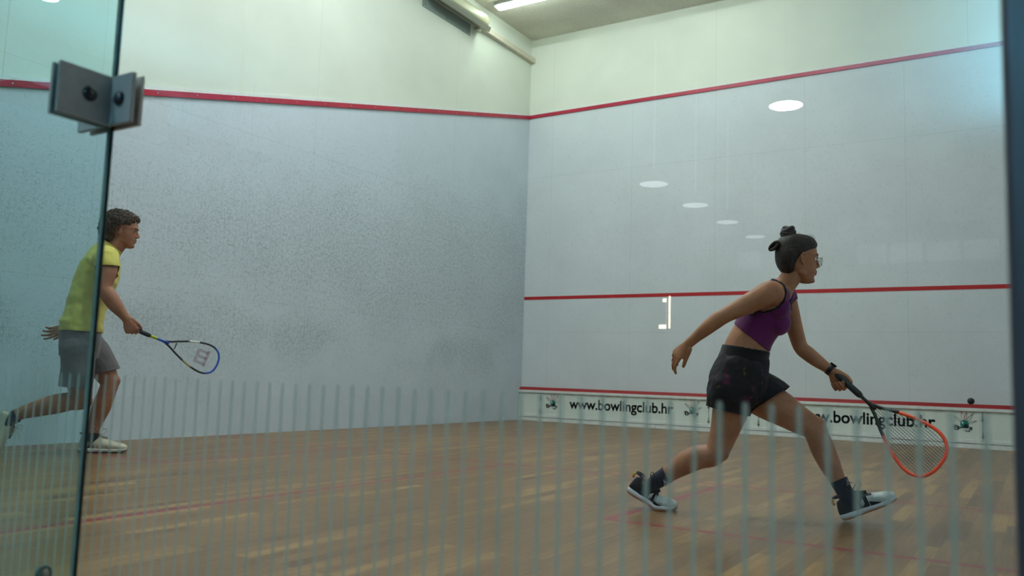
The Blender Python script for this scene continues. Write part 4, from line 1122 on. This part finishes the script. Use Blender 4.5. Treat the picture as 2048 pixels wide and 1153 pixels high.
# racket
def to_world(fig, p): return fig.B+fig.f*p.x+fig.L*p.y+Vector((0, 0, p.z))
def dirw(fig, v): return fig.f*v.x+fig.L*v.y+Vector((0, 0, v.z))
m_or = simple('bright_orange', srgb(244, 74, 18), .3, var=.05); m_carb = simple('carbon_black', srgb(28, 32, 36), .3, var=.05); m_grip = simple('dark_rubber_grip', srgb(34, 42, 48), .65)
m_strd = simple('dark_string', srgb(36, 34, 36), .5)
p0 = A(1690, 764, .130); p1 = A(1878, 934, -.22)
X_ = (p1-p0).normalized(); p0 = p1-X_*.686
Y_ = V(.10, .25, 1); 
racket('black and bright orange squash racket held low by the woman', to_world(WF, p0), dirw(WF, X_), dirw(WF, Y_), head_w=.110, mats=dict(shaft=m_carb, grip=m_grip, string=m_strd, sr=.0011, crossk=.3, rr=.0048, fork=.262,
    segments=[(0, .13, m_carb, 'frame'), (.125, .86, m_or, 'head_guard'), (.855, 1, m_carb, 'frame')]))
# ------------------------------------------------------------------ man
MF = Fig((.87, -7.136, 0), (.62, .78)); A = MF.at
man = thing('person', 'curly-haired man in yellow t-shirt and grey shorts running with a blue racket', 'person', MF.B, MF.rz)
tm = n_((-.10, 1, 0)); tz = n_((.05, 1, 0))
rows = [(A(160, 705, 0), .13, .09, tm), (A(162, 685, 0), .165, .108, tm), (A(164, 655, 0), .160, .105, tm), (A(170, 622, 0), .155, .108, tm), (A(182, 585, 0), .162, .118, tz), (A(196, 550, 0), .168, .122, tz),
        (A(207, 523, 0), .168, .105, tz), (A(216, 508, 0), .13, .085, tz), (A(223, 499, 0), .07, .065, tz)]
mb = BM(); torso(mb, rows)
headM = A(247, 465, 0)
limb(mb, [(A(216, 508, 0), .066), (A(228, 497, 0), .062), (A(237, 486, 0), .060), (A(243, 474, 0), .060)], 3)
Rm = head_frame((.985, -.16, -.10), (.12, 0, 1)); head(mb, headM, Rm, 1.0)
shR = A(214, 518, -.175); elR = A(208, 577, -.255); wrR = A(253, 638, -.245)
limb(mb, [(A(214, 512, -.10), .062), (shR, .068), (A(215, 538, -.225), .064), (A(212, 556, -.245), .058), (elR, .052), (A(219, 594, -.255), .053), (A(231, 611, -.252), .048), (A(243, 626, -.248), .036), (wrR, .030)])
shL = A(208, 520, .185); elL = A(172, 585, .25); wrL = A(134, 655, .21)
limb(mb, [(A(210, 512, .10), .060), (shL, .066), (A(192, 550, .225), .060), (elL, .050), (A(160, 605, .245), .051), (A(144, 632, .23), .042), (wrL, .030)])
# support leg (left, far)
kL = A(219, 766, .095); aL = A(183, 884, .09)
limb(mb, [(A(174, 690, .09), .105), (A(193, 716, .092), .098), (A(208, 743, .095), .080), (kL, .063), (A(214, 785, .095), .060), (A(204, 812, .093), .064), (A(194, 838, .092), .052), (A(186, 864, .09), .040), (aL, .038), (A(181, 895, .09), .034)])
ball_(mb, A(226, 763, .095), .050)
# trailing leg (right, near)
kR = A(163, 800, -.10); aR = A(22, 838, -.10)
limb(mb, [(A(162, 692, -.085), .098), (A(159, 725, -.095), .092), (A(157, 760, -.10), .082), (kR, .064), (A(143, 803, -.10), .062), (A(115, 808, -.10), .067), (A(85, 815, -.10), .060), (A(55, 823, -.10), .048), (A(36, 830, -.10), .040), (aR, .038), (A(10, 848, -.10), .034)])
ball_(mb, A(170, 803, -.10), .050)
for off in (-.08, .08): ball_(mb, A(160, 690, off), .082, .080, .092)
# hands
hw0 = A(262, 655, -.245); hw1 = A(436, 716, -.19); hx = (hw1-hw0).normalized()
hand(mb, wrR, n_(V(.42, .03, -.90)), n_(V(.1, 1, .05)), 1, [(1.0, 1.3, .8), (1.1, 1.35, .8), (1.2, 1.35, .8), (1.25, 1.35, .8)], (.45, .8), 1.08, .02, .029)
hand(mb, wrL, n_(V(-.90, .1, -.42)), n_(V(-.1, -1, .25)), -1, [(.3, .4, .3), (.4, .5, .35), (.5, .55, .4), (.6, .6, .4)], (.5, .3), 1.0, .10, .029)
mbody = voxel(mb, .0042, 4, .5)
body_m = obj('body', copybm(mbody), m_skin_m, man, True)
face_parts(body_m, headM, Rm, 1.0, m_hair_m)
# t-shirt
m_tee = cloth('lime_yellow_cotton', srgb(212, 203, 104), srgb(198, 188, 92), 4)
b = BM()
rs = [(A(160, 685, 0), .190, .142, tm), (A(162, 668, 0), .188, .142, tm), (A(165, 645, 0), .184, .138, tm), (A(172, 618, 0), .176, .128, tm), (A(183, 585, 0), .176, .134, tz), (A(196, 550, 0), .182, .136, tz),
      (A(206, 524, 0), .182, .120, tz), (A(214, 507, 0), .145, .098, tz), (A(221, 499, 0), .088, .078, tz), (A(226, 494, 0), .074, .070, tz)]
torso(b, rs)
limb(b, [(A(213, 512, -.10), .078), (A(213, 518, -.180), .084), (A(215, 532, -.215), .080), (A(215, 548, -.235), .079)], 4)
limb(b, [(A(209, 512, .10), .076), (A(207, 520, .185), .082), (A(196, 540, .215), .080), (A(187, 560, .235), .078)], 4)
tb = voxel(b, .006, 5)
cut(tb, A(214.5, 533, -.215), V(.02, 0, -1), .15, lambda p: p.y < -.186); cut(tb, A(194, 545, .22), A(187, 560, .235)-A(200, 535, .20), .15, lambda p: p.y > .188)
cut(tb, A(163, 664, 0), A(160, 690, 0)-A(165, 645, 0), .30); cut(tb, A(225, 494.5, 0), A(232, 488, 0)-A(221, 500, 0), .11)
def tee(c, n):
    q = c.z
    lo = max(0, min(1, (1.02-c.z)/.22))
    d = .004*noise.noise(Vector((c.x*7, c.y*5, c.z*16)))+.0022*noise.noise(c*25)
    d += lo*.008*noise.noise(Vector((c.x*9+c.z*14, c.y*4, c.z*22)))
    if c.z > 1.05: d += .005*sin(c.z*95+c.x*70+3*noise.noise(c*9))*max(0, min(1, (c.x-.02)/.12))*max(0, min(1, (1.32-c.z)/.08))
    return d*1.8
displace(tb, tee); thicken(tb, .0035)
tee_o = obj('t_shirt', tb, m_tee, man, True)
cc = A(225, 494.5, 0); ax = (A(232, 488, 0)-A(221, 500, 0)).normalized(); ca_, cb_ = frame_of(ax, Vector((0, 1, 0)))
obj('collar', tube(BM(), [cc+ca_*.076*cos(a)+cb_*.072*sin(a) for a in [2*pi*i/32 for i in range(32)]], .0055, 8, closed=True), m_tee, tee_o, True)
# shorts
m_sh = cloth('grey_brown_twill', srgb(112, 106, 108), srgb(98, 93, 96), 5)
b = BM()
torso(b, [(A(156, 715, 0), .17, .125, tm), (A(160, 690, 0), .184, .132, tm), (A(161, 665, 0), .176, .132, tm), (A(165, 648, 0), .170, .124, tm)])
limb(b, [(A(172, 692, .09), .118), (A(190, 714, .095), .116), (A(204, 735, .096), .106), (A(213, 752, .097), .102)], 4)
limb(b, [(A(156, 695, -.09), .116), (A(157, 728, -.096), .106), (A(154, 755, -.10), .106), (A(152, 782, -.10), .110), (A(152, 795, -.10), .110)], 4)
for off in (-.08, .08): ball_(b, A(152, 693, off), .100, .092, .11)
sb = voxel(b, .006, 5)
cut(sb, A(209, 745, .096), V(*(A(216, 765, .097)-A(206, 738, .096)))+V(-.01, 0, 0), .16); cut(sb, A(151, 776, -.10), V(-.08, 0, -1), .18)
displace(sb, lambda c, n: .006*noise.noise(Vector((c.x*11, c.y*8, c.z*7)))+.003*noise.noise(c*28)+.005*sin(c.x*45+c.z*12)*max(0, min(1, (.62-c.z)/.15)))
thicken(sb, .0035); sh_o = obj('shorts', sb, m_sh, man, True)
# socks
m_sockb = cloth('dark_navy_sock', srgb(26, 30, 40), srgb(20, 22, 30), 50); m_sockn = cloth('blue_grey_sock', srgb(34, 48, 66), srgb(26, 36, 52), 50)
b = sock([(A(187, 860, .09), .047), (A(184, 876, .09), .044), (A(181, 893, .09), .042)], man, m_sockb)
cut(b, A(186, 866, .09), V(.1, 0, 1), .09); thicken(b, .002); obj('sock', b, m_sockb, man, True)
b = sock([(A(42, 828, -.10), .048), (A(30, 834, -.10), .045), (A(17, 842, -.10), .042), (A(8, 852, -.10), .040)], man, m_sockn)
cut(b, A(34, 831, -.10), A(55, 823, -.10)-A(22, 838, -.10), .09); thicken(b, .002); obj('sock', b, m_sockn, man, True)
SM = dict(mid=simple('worn_white_sole', srgb(196, 190, 172), .6, var=.1), out=simple('dark_outsole', srgb(60, 58, 56), .7), upper=simple('worn_cream_leather', srgb(196, 188, 164), .55, var=.12, scale=12),
          collar=simple('grey_lining', srgb(120, 120, 112), .8), lace=simple('cream_lace', srgb(190, 172, 140), .8), stripe=simple('grey_stripe', srgb(150, 146, 132), .6), loops=1.0)
heel = A(149, 906, .09); heel.z = 0
r3 = shoe_root(man); shoe(basis(V(heel.x+.02, heel.y, 0), (1, 0.02, 0), (0, 0, 1)), r3, SM, s=1.14, style='plain', left=True)
# trailing shoe hangs toe down
an = A(14, 842, -.10); xd = n_(A(4, 912, -.10)-A(14, 842, -.10)); ud = n_(V(-.2, 0, .1))
Mx = basis(V(0, 0, 0), n_(V(-.22, 0, -.97)), n_(V(.97, 0, -.22))*1)
Mx = basis(V(0, 0, 0), n_(V(-.05, 0, -.99)), V(.99, 0, -.05)); off_ = (Mx.to_3x3() @ V(.055*1.1, 0, .065*1.1))
Mx = Matrix.Translation(an-off_) @ Mx
r4 = shoe_root(man); shoe(Mx, r4, SM, s=1.1, style='plain')
# curly hair
rnd = random.Random(11); P = lambda x, y, z: headM+Rm @ Vector((x, y, z))
b = BM()
for c, r_ in (((-.025, 0, .085), (.108, .105, .066)), ((.035, 0, .108), (.060, .075, .032)), ((-.088, 0, .015), (.062, .105, .100)), ((-.085, 0, -.045), (.055, .085, .05))):
    ball_(b, P(*c), *r_, Rm)
hb = voxel(b, .006, 4)
# keep hair off the face
displace(hb, lambda c, n: .012*noise.noise(c*45)+.007*noise.noise(c*90))
hair = obj('hair', hb, m_hair_m, man, True)
b = BM(); cnt = 0
while cnt < 900:
    th = rnd.uniform(0, 2*pi); ph = math.acos(rnd.uniform(-.55, 1)); d = Vector((sin(ph)*cos(th), sin(ph)*sin(th), cos(ph)))
    x, y, z = d.x*.128-.030, d.y*.122, d.z*.120+.034
    if x > .045 and z < .098: continue
    if x > .010 and z < .070: continue
    if x > -.030 and z < .030: continue
    if z < -.085: continue
    x -= max(0, .03-z)*.22
    c = P(x, y, z); nd = Rm @ d; a1, a2 = frame_of(nd); r0 = rnd.uniform(.007, .015); ph0 = rnd.uniform(0, 6.28); tl = rnd.uniform(.010, .028)
    w1 = a1*cos(ph0)+a2*sin(ph0)
    tube(b, [c+(a1*cos(q*1.15+ph0)+a2*sin(q*1.15+ph0))*r0+nd*(tl*q/9-.010)+w1*q*.0012 for q in range(10)], [.0036*(1-.5*q/9) for q in range(10)], 4); cnt += 1
obj('curls', b, m_hair_m, hair, True)
# racket
m_blue = simple('racket_blue', srgb(26, 74, 178), .3, var=.05); m_wht = simple('racket_white', srgb(214, 216, 206), .35); m_gold2 = simple('racket_gold', srgb(170, 150, 100), .4)
m_lime = simple('lime_collar', srgb(184, 200, 30), .4); m_strw = simple('pale_string', srgb(190, 196, 194), .4); m_rlogo = simple('red_string_ink', srgb(128, 52, 56), .6)
p0 = A(262, 656, -.212); p1 = A(435, 728, -.07); X_ = (p1-p0).normalized(); p0 = p1-X_*.686*1.0
Y_ = V(.05, .22, 1)
LG = [(.525, .540, -.052, .052), (.540, .600, .040, .052), (.540, .600, -.006, .006), (.540, .600, -.052, -.040)]
LG = [(.520, .538, -.050, .050), (.538, .600, .036, .052), (.538, .600, -.008, .008), (.538, .600, -.052, -.036), (.588, .606, .024, .060), (.588, .606, -.018, .018), (.588, .606, -.060, -.024)]
racket('blue, black and white squash racket with red emblem on its strings', to_world(MF, p0), dirw(MF, X_), dirw(MF, Y_), head_w=.107, mats=dict(fork=.295, shaft=m_blue, collar=m_lime, grip=m_grip, string=m_strw, sr=.0005,
    segments=[(0, .16, m_carb, 'frame'), (.155, .225, m_wht, 'frame_white_band'), (.22, .36, m_carb, 'frame'), (.355, .66, m_blue, 'head_guard'), (.655, .78, m_carb, 'frame'), (.775, .84, m_gold2, 'frame_gold_band'), (.835, 1, m_carb, 'frame')],
    logo=LG, logomat=m_rlogo, damper=m_carb), logo=True)
